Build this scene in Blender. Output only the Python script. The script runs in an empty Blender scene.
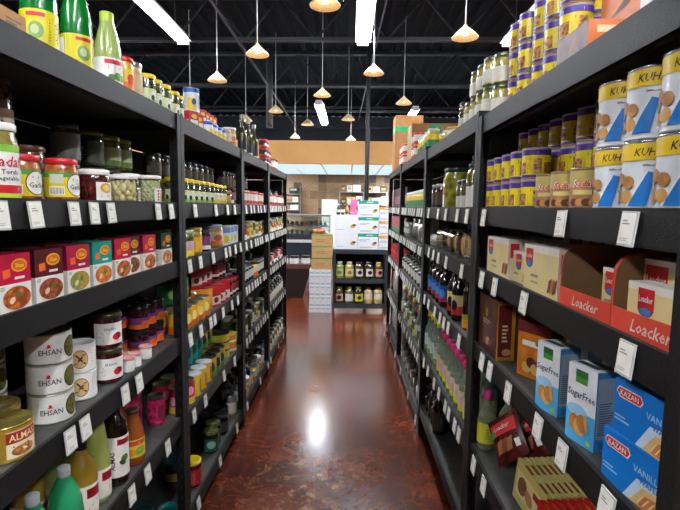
import bpy, math, random
from math import sin, cos, pi, radians
from mathutils import Matrix, Vector

SC = bpy.context.scene
COL = SC.collection
random.seed(7)

# ------------------------------------------------------------------ camera
cam_d = bpy.data.cameras.new('camera')
cam = bpy.data.objects.new('camera', cam_d)
COL.objects.link(cam)
cam_d.sensor_width = 36.0
cam_d.lens = 36.0 * 475.0 / 680.0
cam_d.clip_start = 0.02
YAW, PIT, ROLL = radians(-1.005), radians(-5.784), 0.013
fw = Vector((sin(YAW) * cos(PIT), cos(YAW) * cos(PIT), sin(PIT)))
r0 = Vector((cos(YAW), -sin(YAW), 0)); u0 = r0.cross(fw)
rr = r0 * cos(ROLL) + u0 * sin(ROLL); uu = -r0 * sin(ROLL) + u0 * cos(ROLL)
m3 = Matrix((rr, uu, -fw)).transposed()
cam.matrix_world = Matrix.Translation((0, 0, 1.5)) @ m3.to_4x4()
SC.camera = cam

# ------------------------------------------------------------------ world, exposure
wd = bpy.data.worlds.new('store_air'); SC.world = wd
wd.use_nodes = True
wd.node_tree.nodes['Background'].inputs[0].default_value = (0.75, 0.88, 1.0, 1)
wd.node_tree.nodes['Background'].inputs[1].default_value = 0.13
SC.view_settings.view_transform = 'Standard'
SC.view_settings.look = 'None'
SC.view_settings.exposure = 0.92
SC.view_settings.gamma = 1.0
SC.view_settings.use_curve_mapping = False
TUBE = 110.0            # emission of the fluorescent tubes
PENDANT_W = 9.0        # watts of each pendant bulb
DELI_W = 60.0          # watts of each added deli light panel

# ------------------------------------------------------------------ materials
def lin(h):
    h = h.lstrip('#')
    o = []
    for i in (0, 2, 4):
        c = int(h[i:i + 2], 16) / 255
        o.append(c / 12.92 if c <= .04045 else ((c + .055) / 1.055) ** 2.4)
    return (*o, 1)
MC = {}
def M(h, r=.5, metal=0., coat=0., var=.12, scale=40., bump=0., h2=None, vor=False, emit=0.):
    """principled surface whose colour is broken up by a procedural noise / cell pattern"""
    k = (h, r, metal, coat, var, scale, bump, h2, vor, emit)
    if k in MC: return MC[k]
    m = bpy.data.materials.new('surface_' + h.lstrip('#') + ('_' + h2.lstrip('#') if h2 else ''))
    m.use_nodes = True
    n = m.node_tree; b = n.nodes['Principled BSDF']
    b.inputs['Roughness'].default_value = r
    b.inputs['Metallic'].default_value = metal
    b.inputs['Coat Weight'].default_value = coat
    b.inputs['Coat Roughness'].default_value = .06
    c1 = lin(h)
    c2 = lin(h2) if h2 else tuple(x * (1 - var) for x in c1[:3]) + (1,)
    tc = n.nodes.new('ShaderNodeTexCoord')
    if vor:
        t = n.nodes.new('ShaderNodeTexVoronoi'); t.inputs['Scale'].default_value = scale
        out = t.outputs['Distance']
    else:
        t = n.nodes.new('ShaderNodeTexNoise'); t.inputs['Scale'].default_value = scale
        t.inputs['Detail'].default_value = 2
        out = t.outputs['Fac']
    oi = n.nodes.new('ShaderNodeObjectInfo')
    ad = n.nodes.new('ShaderNodeVectorMath'); ad.operation = 'ADD'
    n.links.new(tc.outputs['Object'], ad.inputs[0]); n.links.new(oi.outputs['Random'], ad.inputs[1])
    n.links.new(ad.outputs[0], t.inputs['Vector'])
    ra = n.nodes.new('ShaderNodeValToRGB')
    ra.color_ramp.elements[0].color = c1; ra.color_ramp.elements[1].color = c2
    ra.color_ramp.elements[0].position = .3 if not vor else .25
    ra.color_ramp.elements[1].position = .7 if not vor else .75
    n.links.new(out, ra.inputs[0]); n.links.new(ra.outputs[0], b.inputs['Base Color'])
    if bump:
        bp = n.nodes.new('ShaderNodeBump'); bp.inputs['Strength'].default_value = bump
        bp.inputs['Distance'].default_value = .004
        n.links.new(out, bp.inputs['Height']); n.links.new(bp.outputs[0], b.inputs['Normal'])
    if emit:
        b.inputs['Emission Color'].default_value = c1; b.inputs['Emission Strength'].default_value = emit
    MC[k] = m
    return m
def glass(h='#ffffff', tint=.93, gloss=.12):
    k = ('glass', h, tint, gloss)
    if k in MC: return MC[k]
    m = bpy.data.materials.new('clear_glass_' + h.lstrip('#')); m.use_nodes = True
    n = m.node_tree; n.nodes.remove(n.nodes['Principled BSDF'])
    o = n.nodes['Material Output']
    tr = n.nodes.new('ShaderNodeBsdfTransparent'); c = lin(h)
    tr.inputs[0].default_value = tuple(x * tint for x in c[:3]) + (1,)
    gl = n.nodes.new('ShaderNodeBsdfGlossy'); gl.inputs['Roughness'].default_value = .05
    lw = n.nodes.new('ShaderNodeLayerWeight'); lw.inputs[0].default_value = .25
    ma = n.nodes.new('ShaderNodeMath'); ma.operation = 'MULTIPLY_ADD'
    ma.inputs[1].default_value = .55; ma.inputs[2].default_value = gloss
    n.links.new(lw.outputs['Fresnel'], ma.inputs[0])
    mx = n.nodes.new('ShaderNodeMixShader')
    n.links.new(ma.outputs[0], mx.inputs[0]); n.links.new(tr.outputs[0], mx.inputs[1]); n.links.new(gl.outputs[0], mx.inputs[2])
    n.links.new(mx.outputs[0], o.inputs[0])
    MC[k] = m
    return m
def liquid(h, h2=None):
    """coloured drink in clear plastic or glass: glossy, lets some light through"""
    k = ('liquid', h, h2)
    if k in MC: return MC[k]
    m = M(h, .25, 0, 1., h2=h2 or h, scale=8.).copy()
    n = m.node_tree; b = n.nodes['Principled BSDF']
    src = b.inputs['Base Color'].links[0].from_socket
    tl = n.nodes.new('ShaderNodeBsdfTranslucent'); mx = n.nodes.new('ShaderNodeMixShader')
    n.links.new(src, tl.inputs[0]); mx.inputs[0].default_value = .45
    n.links.new(b.outputs[0], mx.inputs[1]); n.links.new(tl.outputs[0], mx.inputs[2])
    n.links.new(mx.outputs[0], n.nodes['Material Output'].inputs[0])
    MC[k] = m
    return m
def clearfill(h):
    """clear bottle full of pale drink: half see-through, glossy"""
    k = ('clearfill', h)
    if k in MC: return MC[k]
    m = M(h, .1, 0, 1., h2=h, scale=10.).copy(); n = m.node_tree
    tr = n.nodes.new('ShaderNodeBsdfTransparent'); tr.inputs[0].default_value = (.8, .86, .78, 1); mx = n.nodes.new('ShaderNodeMixShader')
    lw = n.nodes.new('ShaderNodeLayerWeight'); lw.inputs[0].default_value = .35
    mr = n.nodes.new('ShaderNodeMapRange'); mr.inputs[3].default_value = .22; mr.inputs[4].default_value = .85
    n.links.new(lw.outputs['Facing'], mr.inputs[0]); n.links.new(mr.outputs[0], mx.inputs[0])
    n.links.new(tr.outputs[0], mx.inputs[1]); n.links.new(n.nodes['Principled BSDF'].outputs[0], mx.inputs[2])
    n.links.new(mx.outputs[0], n.nodes['Material Output'].inputs[0])
    MC[k] = m
    return m
def emitter(h, s):
    k = ('emit', h, s)
    if k in MC: return MC[k]
    m = bpy.data.materials.new('lamp_glow'); m.use_nodes = True
    n = m.node_tree; n.nodes.remove(n.nodes['Principled BSDF'])
    e = n.nodes.new('ShaderNodeEmission'); e.inputs[0].default_value = lin(h); e.inputs[1].default_value = s
    n.links.new(e.outputs[0], n.nodes['Material Output'].inputs[0])
    MC[k] = m
    return m

# ------------------------------------------------------------------ text outlines
TX = {}
def text_mesh(t):
    if t in TX: return TX[t]
    cu = bpy.data.curves.new('lettering', 'FONT'); cu.body = t; cu.resolution_u = 1; cu.offset = .012
    ob = bpy.data.objects.new('lettering', cu); COL.objects.link(ob)
    dg = bpy.context.evaluated_depsgraph_get()
    me = bpy.data.meshes.new_from_object(ob.evaluated_get(dg))
    vs = [(v.co.x, v.co.y) for v in me.vertices]; fs = [tuple(p.vertices) for p in me.polygons]
    bpy.data.objects.remove(ob); bpy.data.curves.remove(cu); bpy.data.meshes.remove(me)
    x0, x1 = min(v[0] for v in vs), max(v[0] for v in vs); y0, y1 = min(v[1] for v in vs), max(v[1] for v in vs)
    hh = y1 - y0
    vs = [((x - (x0 + x1) / 2) / hh, (y - (y0 + y1) / 2) / hh) for x, y in vs]
    TX[t] = (vs, fs, (x1 - x0) / hh)
    return TX[t]

# ------------------------------------------------------------------ mesh builder
class MB:
    def __init__(s): s.v = []; s.f = []; s.m = []; s.sm = []; s.mats = []
    def mi(s, m):
        if m not in s.mats: s.mats.append(m)
        return s.mats.index(m)
    def face(s, ids, m, sm=False): s.f.append(tuple(ids)); s.m.append(s.mi(m)); s.sm.append(sm)
    def pts(s, ps): i = len(s.v); s.v.extend([tuple(p) for p in ps]); return list(range(i, i + len(ps)))
    def quad(s, ps, m): s.face(s.pts(ps), m); return s
    def box(s, x0, x1, y0, y1, z0, z1, m, mtop=None):
        a = s.pts([(x0, y0, z0), (x1, y0, z0), (x1, y1, z0), (x0, y1, z0), (x0, y0, z1), (x1, y0, z1), (x1, y1, z1), (x0, y1, z1)])
        for k, q in enumerate(((0, 3, 2, 1), (4, 5, 6, 7), (0, 1, 5, 4), (1, 2, 6, 5), (2, 3, 7, 6), (3, 0, 4, 7))):
            s.face([a[i] for i in q], mtop if (mtop and k == 1) else m)
        return s
    def lathe(s, prof, m, seg=20, c=(0, 0), sx=1., sy=1.):
        """m: one material or one per profile step"""
        rows = []
        for r, z in prof:
            if r < 1e-6: rows.append(s.pts([(c[0], c[1], z)]))
            else: rows.append(s.pts([(c[0] + sx * r * sin(2 * pi * k / seg), c[1] - sy * r * cos(2 * pi * k / seg), z) for k in range(seg)]))
        for i in range(len(rows) - 1):
            a, b = rows[i], rows[i + 1]; mm = m[i] if isinstance(m, (list, tuple)) else m
            for k in range(seg):
                k2 = (k + 1) % seg
                if len(a) == 1 and len(b) == 1: continue
                if len(a) == 1: s.face((a[0], b[k2], b[k]), mm, True)
                elif len(b) == 1: s.face((a[k], a[k2], b[0]), mm, True)
                else: s.face((a[k], a[k2], b[k2], b[k]), mm, True)
        return s
    def tube(s, p0, p1, r, m, seg=8, r1=None):
        p0, p1 = Vector(p0), Vector(p1); d = (p1 - p0).normalized()
        a = Vector((0, 0, 1)) if abs(d.z) < .9 else Vector((1, 0, 0))
        e1 = d.cross(a).normalized(); e2 = d.cross(e1); r1 = r if r1 is None else r1
        A = s.pts([p0 + (e1 * cos(2 * pi * k / seg) + e2 * sin(2 * pi * k / seg)) * r for k in range(seg)])
        B = s.pts([p1 + (e1 * cos(2 * pi * k / seg) + e2 * sin(2 * pi * k / seg)) * r1 for k in range(seg)])
        for k in range(seg): s.face((A[k], B[k], B[(k + 1) % seg], A[(k + 1) % seg]), m, True)
        s.face(A, m); s.face(B[::-1], m)
        return s
    def blob(s, c, rx, ry, rz, m, seg=8, rings=5, rot=0.):
        pr = []
        for i in range(rings + 1):
            t = pi * i / rings; pr.append((sin(t), -cos(t)))
        rows = []
        cr, sr = cos(rot), sin(rot)
        for r, z in pr:
            q = [(0, 0)] if r < 1e-6 else [(r * sin(2 * pi * k / seg), -r * cos(2 * pi * k / seg)) for k in range(seg)]
            rows.append(s.pts([(c[0] + cr * x * rx - sr * y * ry, c[1] + sr * x * rx + cr * y * ry, c[2] + z * rz) for x, y in q]))
        for i in range(rings):
            a, b = rows[i], rows[i + 1]
            for k in range(seg):
                k2 = (k + 1) % seg
                if len(a) == 1: s.face((a[0], b[k2], b[k]), m, True)
                elif len(b) == 1: s.face((a[k], a[k2], b[0]), m, True)
                else: s.face((a[k], a[k2], b[k2], b[k]), m, True)
        return s
    # flat art laid on a surface S(u, v, n)
    def rect(s, S, u0, v0, u1, v1, m, n=.0004, div=1):
        lo = s.pts([S(u0 + (u1 - u0) * k / div, v0, n) for k in range(div + 1)])
        hi = s.pts([S(u0 + (u1 - u0) * k / div, v1, n) for k in range(div + 1)])
        for k in range(div): s.face((lo[k], lo[k + 1], hi[k + 1], hi[k]), m, div > 1)
        return s
    def ell(s, S, cu, cv, ru, rv, m, n=.0008, seg=18, rot=0.):
        c = cos(rot); d = sin(rot); rings = []
        for q in (.5, 1.):
            ps = []
            for k in range(seg):
                x, y = q * ru * cos(2 * pi * k / seg), q * rv * sin(2 * pi * k / seg)
                ps.append(S(cu + c * x - d * y, cv + d * x + c * y, n))
            rings.append(s.pts(ps))
        s.face(rings[0], m)
        for k in range(seg):
            k2 = (k + 1) % seg; s.face((rings[0][k], rings[1][k], rings[1][k2], rings[0][k2]), m)
        return s
    def poly(s, S, uv, m, n=.0008):
        if len(uv) != 4: s.face(s.pts([S(u, v, n) for u, v in uv]), m); return s
        N = 6; a, b, c, d = uv; g = []
        for i in range(N + 1):
            t = i / N; row = []
            for j in range(N + 1):
                w = j / N
                row.append(S((a[0] * (1 - t) + b[0] * t) * (1 - w) + (d[0] * (1 - t) + c[0] * t) * w, (a[1] * (1 - t) + b[1] * t) * (1 - w) + (d[1] * (1 - t) + c[1] * t) * w, n))
            g.append(s.pts(row))
        for i in range(N):
            for j in range(N): s.face((g[i][j], g[i + 1][j], g[i + 1][j + 1], g[i][j + 1]), m)
        return s
    def text(s, S, t, cu, cv, h, m, n=.0012, maxw=None, vert=False, shear=0., rot=0.):
        vs, fs, w = text_mesh(t)
        kx = h if not maxw or w * h <= maxw else maxw / w
        P = []
        for x, y in vs:
            a, b = x * kx + shear * y * h, y * h
            if vert: a, b = -b, a
            if rot: a, b = a * cos(rot) - b * sin(rot), a * sin(rot) + b * cos(rot)
            P.append(S(cu + a, cv + b, n))
        i = s.pts(P)
        for f in fs: s.face([i[k] for k in f], m)
        return s
    def lines(s, S, u0, v0, u1, v1, k, m, n=.0008, fill=.45):
        rnd = random.Random(int(abs(u0 * 9e4 + v0 * 7e5)) + k)
        for i in range(k):
            v = v1 - (i + .5) * (v1 - v0) / k; hh = (v1 - v0) / k * fill / 2
            s.rect(S, u0, v - hh, u0 + (u1 - u0) * rnd.uniform(.6, 1), v + hh, m, n)
        return s
    def bars(s, S, u0, v0, u1, v1, k, m, n=.0008):
        for i in range(k):
            u = u0 + (u1 - u0) * i / k; s.rect(S, u, v0, u + (u1 - u0) / k * (.35 + .3 * (i % 3 == 1)), v1, m, n)
        return s
    def mesh(s, name):
        me = bpy.data.meshes.new(name); me.from_pydata(s.v, [], s.f)
        for m in s.mats: me.materials.append(m)
        me.polygons.foreach_set('material_index', s.m); me.polygons.foreach_set('use_smooth', s.sm)
        me.update()
        return me
    def build(s, name, parent=None, **props):
        o = bpy.data.objects.new(name, s.mesh(name)); COL.objects.link(o)
        if parent: o.parent = parent
        for k, v in props.items(): o[k] = v
        return o
def cyl(r):
    return lambda u, v, n: ((r + n) * sin(u / r), -(r + n) * cos(u / r), v)
def cone(r0, z0, r1, z1):
    def S(u, v, n):
        r = r0 + (r1 - r0) * (v - z0) / (z1 - z0)
        return ((r + n) * sin(u / r0), -(r + n) * cos(u / r0), v)
    return S
def front(d): return lambda u, v, n: (u, -d / 2 - n, v)
def left(w): return lambda u, v, n: (-w / 2 - n, -u, v)
def right(w): return lambda u, v, n: (w / 2 + n, u, v)
def topf(h, d): return lambda u, v, n: (u, v - d / 2, h + n)
def empty(name, loc=(0, 0, 0), rz=0., label=None, cat=None, group=None):
    o = bpy.data.objects.new(name, None); COL.objects.link(o)
    o.location = loc; o.rotation_euler = (0, 0, rz); o.empty_display_size = .05
    tag(o, label, cat, group)
    return o
def tag(o, label=None, cat=None, group=None, kind=None):
    if label: o['label'] = label
    if cat: o['category'] = cat
    if group: o['group'] = group
    if kind: o['kind'] = kind
    return o

# ------------------------------------------------------------------ colours in use
WHITE = M('#f2efe6', .5); CREAM = M('#e9dfc3', .6); BLACK = M('#121214', .4); INK = M('#2c2a2c', .6)
RED = M('#c81f26', .4); DKRED = M('#8e1420', .4); GREEN = M('#2f8f3c', .45); DKGREEN = M('#17422a', .45)
YEL = M('#f2cf1d', .4); GOLD = M('#c9a23a', .3, .6); SILVER = M('#c9c9c6', .28, .9); BLUE = M('#1c62b8', .4)
ORANGE = M('#ea7a1f', .45); TEAL = M('#14a08b', .4); PINK = M('#e5398c', .4); TAN = M('#c9a06a', .6)
GREY = M('#8b8b8a', .6); LGREY = M('#b9b7b2', .6); BROWN = M('#5b3219', .5); PURPLE = M('#452a86', .4)
METAL = M('#181817', .55, .0, .0, h2='#101010', scale=420., bump=.3)      # black textured powder coat
BOARD = M('#4a4947', .6, h2='#393836', scale=18.)                           # worn shelf board
for _m, _v in ((METAL, .22),): _m.node_tree.nodes['Principled BSDF'].inputs['Specular IOR Level'].default_value = _v
CARD = M('#b98a57', .8, h2='#a97a49', scale=20.)

# ================================================================== THE SETTING
def floor_mat():
    m = bpy.data.materials.new('stained_concrete'); m.use_nodes = True
    n = m.node_tree; b = n.nodes['Principled BSDF']
    tc = n.nodes.new('ShaderNodeTexCoord')
    def noise(scale, det, dist=0., rough=.5):
        t = n.nodes.new('ShaderNodeTexNoise'); t.inputs['Scale'].default_value = scale
        t.inputs['Detail'].default_value = det; t.inputs['Distortion'].default_value = dist; t.inputs['Roughness'].default_value = rough
        n.links.new(tc.outputs['Object'], t.inputs['Vector']); return t.outputs['Fac']
    def ramp(src, *st):
        r = n.nodes.new('ShaderNodeValToRGB'); e = r.color_ramp.elements
        while len(e) < len(st): e.new(.5)
        for k, (p, c) in enumerate(st): e[k].position = p; e[k].color = lin(c)
        n.links.new(src, r.inputs[0]); return r.outputs[0]
    base = ramp(noise(1.8, 5, .35, .55), (.28, '#38130b'), (.46, '#5a200f'), (.60, '#732e13'), (.78, '#a05222'))
    vein = ramp(noise(3.1, 8, 2.2, .62), (.47, '#000000'), (.50, '#ffffff'), (.53, '#000000'))
    mx = n.nodes.new('ShaderNodeMix'); mx.data_type = 'RGBA'
    mu = n.nodes.new('ShaderNodeMath'); mu.operation = 'MULTIPLY'; mu.inputs[1].default_value = .18
    n.links.new(vein, mu.inputs[0]); n.links.new(mu.outputs[0], mx.inputs[0])
    n.links.new(base, mx.inputs[6]); mx.inputs[7].default_value = lin('#b0703c')
    # worn flakes where the stain has been rubbed off
    w1 = ramp(noise(16., 6, .8, .7), (.60, '#000000'), (.66, '#ffffff'))
    w2 = ramp(noise(1.15, 2, .3), (.66, '#000000'), (.78, '#ffffff'))
    wm = n.nodes.new('ShaderNodeMath'); wm.operation = 'MULTIPLY'
    n.links.new(w1, wm.inputs[0]); n.links.new(w2, wm.inputs[1])
    mx2 = n.nodes.new('ShaderNodeMix'); mx2.data_type = 'RGBA'
    n.links.new(wm.outputs[0], mx2.inputs[0]); n.links.new(mx.outputs[2], mx2.inputs[6]); mx2.inputs[7].default_value = lin('#b58a62')
    n.links.new(mx2.outputs[2], b.inputs['Base Color'])
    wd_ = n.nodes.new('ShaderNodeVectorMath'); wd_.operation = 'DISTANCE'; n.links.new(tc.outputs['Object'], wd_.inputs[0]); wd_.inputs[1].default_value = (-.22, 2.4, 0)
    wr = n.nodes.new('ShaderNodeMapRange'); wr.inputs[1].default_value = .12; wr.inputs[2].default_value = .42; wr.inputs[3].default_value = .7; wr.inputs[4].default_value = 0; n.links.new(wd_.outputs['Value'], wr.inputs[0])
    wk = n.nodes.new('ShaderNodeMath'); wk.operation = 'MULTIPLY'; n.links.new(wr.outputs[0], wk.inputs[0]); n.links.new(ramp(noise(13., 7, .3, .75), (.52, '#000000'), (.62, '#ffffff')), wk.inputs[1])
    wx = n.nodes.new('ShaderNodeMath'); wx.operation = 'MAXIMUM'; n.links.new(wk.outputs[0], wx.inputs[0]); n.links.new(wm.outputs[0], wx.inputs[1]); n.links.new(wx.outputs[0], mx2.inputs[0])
    rg = n.nodes.new('ShaderNodeMapRange'); rg.inputs[3].default_value = .19; rg.inputs[4].default_value = .26
    n.links.new(noise(5., 4, .5), rg.inputs[0]); n.links.new(rg.outputs[0], b.inputs['Roughness'])
    b.inputs['Specular IOR Level'].default_value = .6
    b.inputs['Coat Weight'].default_value = .7; b.inputs['Coat Roughness'].default_value = .17
    bp = n.nodes.new('ShaderNodeBump'); bp.inputs['Strength'].default_value = .03; bp.inputs['Distance'].default_value = .01
    n.links.new(noise(9., 3), bp.inputs['Height']); n.links.new(bp.outputs[0], b.inputs['Normal']); n.links.new(bp.outputs[0], b.inputs['Coat Normal'])
    return m
def structure(name, mb): return tag(mb.build(name), kind='structure')
X0, X1, Y0, Y1, ZC = -7., 7., -5., 16., 4.45
DARKW = M('#101319', .8); DECK = M('#0d1015', .9); DECK.node_tree.nodes['Principled BSDF'].inputs['Specular IOR Level'].default_value = .1
structure('floor', MB().box(X0 - .1, X1 + .1, Y0 - .1, Y1 + .1, -.1, 0, floor_mat()))
# corrugated roof deck
b = MB(); x = X0 - .1
while x < X1 + .1:
    prev = None
    for dx, z in ((0, ZC), (.09, ZC), (.11, ZC + .04), (.2, ZC + .04), (.22, ZC)):
        cur = b.pts([(x + dx, Y0 - .1, z), (x + dx, Y1 + .1, z)])
        if prev: b.face((prev[0], prev[1], cur[1], cur[0]), DECK)
        prev = cur
    x += .22
b.box(X0 - .1, X1 + .1, Y0 - .1, Y1 + .1, ZC + .06, ZC + .12, DECK)
structure('ceiling', b)
structure('wall_left', MB().box(X0 - .1, X0, Y0, Y1, 0, ZC, DARKW))
structure('wall_right', MB().box(X1, X1 + .1, Y0, Y1, 0, ZC, DARKW))
structure('wall_rear', MB().box(X0, X1, Y0 - .1, Y0, 0, ZC, DARKW))
structure('wall_far', MB().box(X0, X1, Y1, Y1 + .1, 0, ZC, M('#3b424c', .8)))
# deli bulkhead: orange front, pale ceiling behind it, tiled wall below
ORW = M('#e3b070', .8, h2='#dca866', scale=3.)
structure('trim_bulkhead', MB().box(X0, 2.6, 9.0, 9.12, 2.30, 2.72, ORW).box(2.48, 2.6, 9.12, 12.25, 2.30, 2.72, ORW))
structure('trim_deli_ceiling', MB().box(X0, 2.48, 9.12, 12.25, 2.32, 2.36, M('#dfe8ea', .7)))
TILE_A = M('#9a7c5c', .45, h2='#86684a', scale=25.); TILE_B = M('#5a4433', .45, h2='#483526', scale=25.); TILE_C = M('#7d6044', .45, h2='#6b5038', scale=25.)
b = MB().box(X0, 2.48, 12.22, 12.32, 0, 2.32, M('#8a7864', .6))
rnd = random.Random(3)
ts = .21
for i in range(20):
    for j in range(7):
        x = -3.1 + i * ts; z = .85 + j * ts
        t = rnd.choice((TILE_A, TILE_B, TILE_C, TILE_A)) if (i + j) % 2 else rnd.choice((TILE_A, TILE_C))
        b.box(x, x + ts - .006, 12.208, 12.222, z, z + ts - .006, t)
structure('wall_deli', b)
# steel column that carries the roof
structure('column', MB().tube((.275, 7.6, 0), (.275, 7.6, ZC), .034, M('#1d1f22', .6), 16).box(.16, .39, 7.48, 7.72, 0, .015, BLACK).box(.18, .37, 7.5, 7.7, ZC - .02, ZC, BLACK))

# open-web roof joists
STEEL = M('#24272c', .6); STEEL2 = M('#131519', .6)
for i, y in enumerate((-2.7, -.3, 2.1, 4.5, 6.9, 9.4, 11.9, 14.3)):
    t = empty('roof_joist', (0, y, 3.62), radians(-1.2))
    top = ZC - 3.62 - .02
    MB().box(X0, X1, -.05, -.012, top - .05, top, STEEL).box(X0, X1, .012, .05, top - .05, top, STEEL).build('top_chord', t)
    MB().box(X0, X1, -.045, -.012, .18, .225, STEEL).box(X0, X1, .012, .045, .18, .225, STEEL).build('bottom_chord', t)
    w = MB(); n = 14
    for k in range(n):
        xa = X0 + (X1 - X0) * k / n; xb = X0 + (X1 - X0) * (k + .5) / n; xc = X0 + (X1 - X0) * (k + 1) / n
        w.tube((xa, 0, top - .03), (xb, 0, .2), .014, STEEL2, 6).tube((xb, 0, .2), (xc, 0, top - .03), .014, STEEL2, 6)
    w.build('web', t)
    where = 'nearest the back of the shop' if i == 7 else ('over the deli' if i in (5, 6) else 'crossing above the aisle')
    tag(t, kind='structure')
# long girders along the aisle and a conduit beside the lamps
structure('trim_1', MB().box(-1.58, -1.55, Y0, Y1, 3.75, 3.78, STEEL2).box(3.3, 3.35, Y0, Y1, 3.74, 3.78, STEEL2))
cd = MB().tube((.42, 4.2, 3.82), (.22, 13., 3.82), .012, M('#55585e', .4, .6), 8)
tag(cd.build('conduit'), 'thin grey electrical conduit running along the ceiling past the middle tube light', 'conduit')
pp = MB().tube((-1.55, 9.3, 3.02), (-1.55, 9.3, ZC), .06, M('#55585c', .5, .5), 14).lathe([(0, 3.0), (.065, 3.0), (.065, 3.06), (0, 3.06)], M('#55585c', .5, .5), 14, (-1.55, 9.3))
tag(pp.build('vent_pipe'), 'short grey vertical pipe hanging from the dark ceiling left of the bulkhead', 'pipe')
dm = empty('security_camera', (-.10, 4.9, 3.52), 0, 'small white dome security camera hanging from the ceiling beside the nearest pendant', 'camera')
MB().lathe([(0, .12), (.05, .12), (.05, .05), (.045, .04)], WHITE, 16).tube((0, 0, .12), (0, 0, ZC - 3.52), .012, STEEL, 8).build('housing', dm)
MB().lathe([(0, -.01), (.025, 0), (.042, .03), (.045, .045)], M('#2a2a2e', .1), 16).build('dome', dm)

# ------------------------------------------------------------------ fluorescent fixtures
TUBE_M = emitter('#f4f8ff', TUBE); WHM = M('#d9dadb', .5)
def fixture(x, y0, label):
    t = empty('strip_light', (x, y0, 3.6), 0, label, 'ceiling light', 'fluorescent strip lights')
    MB().box(-.065, .065, 0, 2.44, .04, .10, WHM).box(-.10, .10, 0, 2.44, .032, .04, WHM).build('housing', t)
    for s in (-1, 1):
        MB().tube((s * .035, .03, .012), (s * .035, 2.41, .012), .016, TUBE_M, 10).build('tube', t)
    MB().box(-.07, .07, 0, .03, -.01, .04, WHM).box(-.07, .07, 2.41, 2.44, -.01, .04, WHM).build('end_cap', t)
    for q in (.3, 2.14):
        MB().tube((0, q, .1), (0, q, ZC - 3.6), .006, STEEL, 6).build('hanger', t)
for x, y0, lb in ((-2.2, 4.0, 'long tube light above the left rack, brightest strip at upper left'),
                  (.15, 4.0, 'long tube light hanging straight above the aisle, upper middle'),
                  (2.02, 4.0, 'tube light above the right rack, mostly hidden by stacked tins'),
                  (-.66, 10.1, 'small distant tube light above the orange bulkhead, left of the column'),
                  (1.42, 10.6, 'distant tube light just above the green taped cardboard box'),
                  (-2.2, -2.3, 'tube light behind the camera over the left rack'),
                  (.15, -2.3, 'tube light behind the camera over the aisle'),
                  (2.02, -2.3, 'tube light behind the camera over the right rack'),
                  (-4.6, 7.0, 'tube light far left over the neighbouring aisle'),
                  (4.6, 7.0, 'tube light far right over the neighbouring aisle')):
    fixture(x, y0, lb)

# ------------------------------------------------------------------ pendants
WOVEN = M('#efd9b4', .7, h2='#d9b888', scale=70., bump=.5)
pend = [(-1.02, 5.34, 'large woven pendant, second from left in the front diagonal'), (-1.76, 6.43, 'woven pendant hanging beside the left tube light\'s right end'),
        (-2.48, 7.51, 'woven pendant low above the blue and white tins'), (-1.3, 8.46, 'small woven pendant above the dark oil bottles'),
        (-2.02, 9.37, 'dim woven pendant between two brighter ones at left'), (-.42, 7.23, 'woven pendant left of the middle tube light'),
        (.28, 6.04, 'woven pendant under the far end of the middle tube light'), (.84, 7.72, 'woven pendant above the green taped cardboard box'),
        (1.09, 4.77, 'large woven pendant at upper right beside the stacked tins'), (-.22, 4.06, 'nearest woven pendant, cut by the top edge of the photo'),
        (-1.32, 11.6, 'tiny far pendant before the left of the orange bulkhead'), (-.04, 9.16, 'small pendant against the dark far wall, near the column'),
        (0.02, 11.9, 'tiny white pendant before the bulkhead, left of the column'), (-.86, 9.75, 'small grey pendant close under the distant tube light')]
PEND0 = None
BULB = emitter('#ffe9c8', 9.)
for x, y, lb in pend:
    if PEND0 is None:
        t = PEND0 = empty('pendant_lamp', (x, y, 3.13))
        MB().lathe([(.125, .0), (.127, .006), (.10, .035), (.022, .105), (.014, .12), (.012, .118), (.02, .1), (.097, .032), (.122, .004), (.125, .0)], WOVEN, 28).build('lamp_shade', t)
        MB().tube((0, 0, .11), (0, 0, ZC - 3.13), .006, M('#d8d8d4', .6), 6).build('cord', t)
        MB().lathe([(0, .018), (.02, .025), (.028, .045), (.02, .07), (.012, .09), (0, .09)], BULB, 14).build('bulb', t)
        r = t
    else:
        r = PEND0.copy(); COL.objects.link(r); r.location = (x, y, 3.13)
        for ch in PEND0.children:
            c = ch.copy(); COL.objects.link(c); c.parent = r
    tag(r, lb, 'pendant lamp', 'cone pendants over the aisle')

# ================================================================== RACKS
XL, XR, DEP = .70, .48, .50
SHELF = {('L', 1): [1.865, 1.51, 1.27, .94, .59, .12], ('L', 2): [1.865, 1.51, 1.268, .94, .575, .12],
         ('L', 3): [1.862, 1.51, 1.262, .95, .59, .13], ('L', 4): [1.855, 1.51, 1.262, .95, .59, .13],
         ('R', 1): [1.835, 1.505, 1.285, 1.0, .59, .22], ('R', 2): [1.86, 1.505, 1.275, .975, .59, .22],
         ('R', 3): [1.885, 1.505, 1.25, .94, .53, .10], ('R', 4): [1.90, 1.505, 1.25, .94, .53, .10]}
BAYS = {('L', 1): (.80, 1.972), ('L', 2): (1.976, 3.12), ('L', 3): (3.124, 4.13), ('L', 4): (4.134, 5.32),
        ('R', 1): (.655, 1.80), ('R', 2): (1.804, 3.03), ('R', 3): (3.034, 4.46), ('R', 4): (4.464, 5.72)}
BH = .066
TAGP = M('#f1eee2', .5); TAGC = M('#cfcfc8', .25, 0, .5)
def tag_mesh(seed):
    b = MB(); S = lambda u, v, n: (u, -.003 - n, v)
    b.box(-.023, .023, -.003, 0, -.030, .030, TAGC)
    b.rect(S, -.021, -.026, .021, .027, TAGP, .0006)
    rnd = random.Random(seed)
    b.lines(S, -.015, .006, .008, .016, 2, GREY, .001); b.lines(S, -.015, -.022, .012, -.015, 2, LGREY, .001)
    return b.mesh('price_tag')
TAGM = [tag_mesh(i) for i in range(4)]
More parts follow.
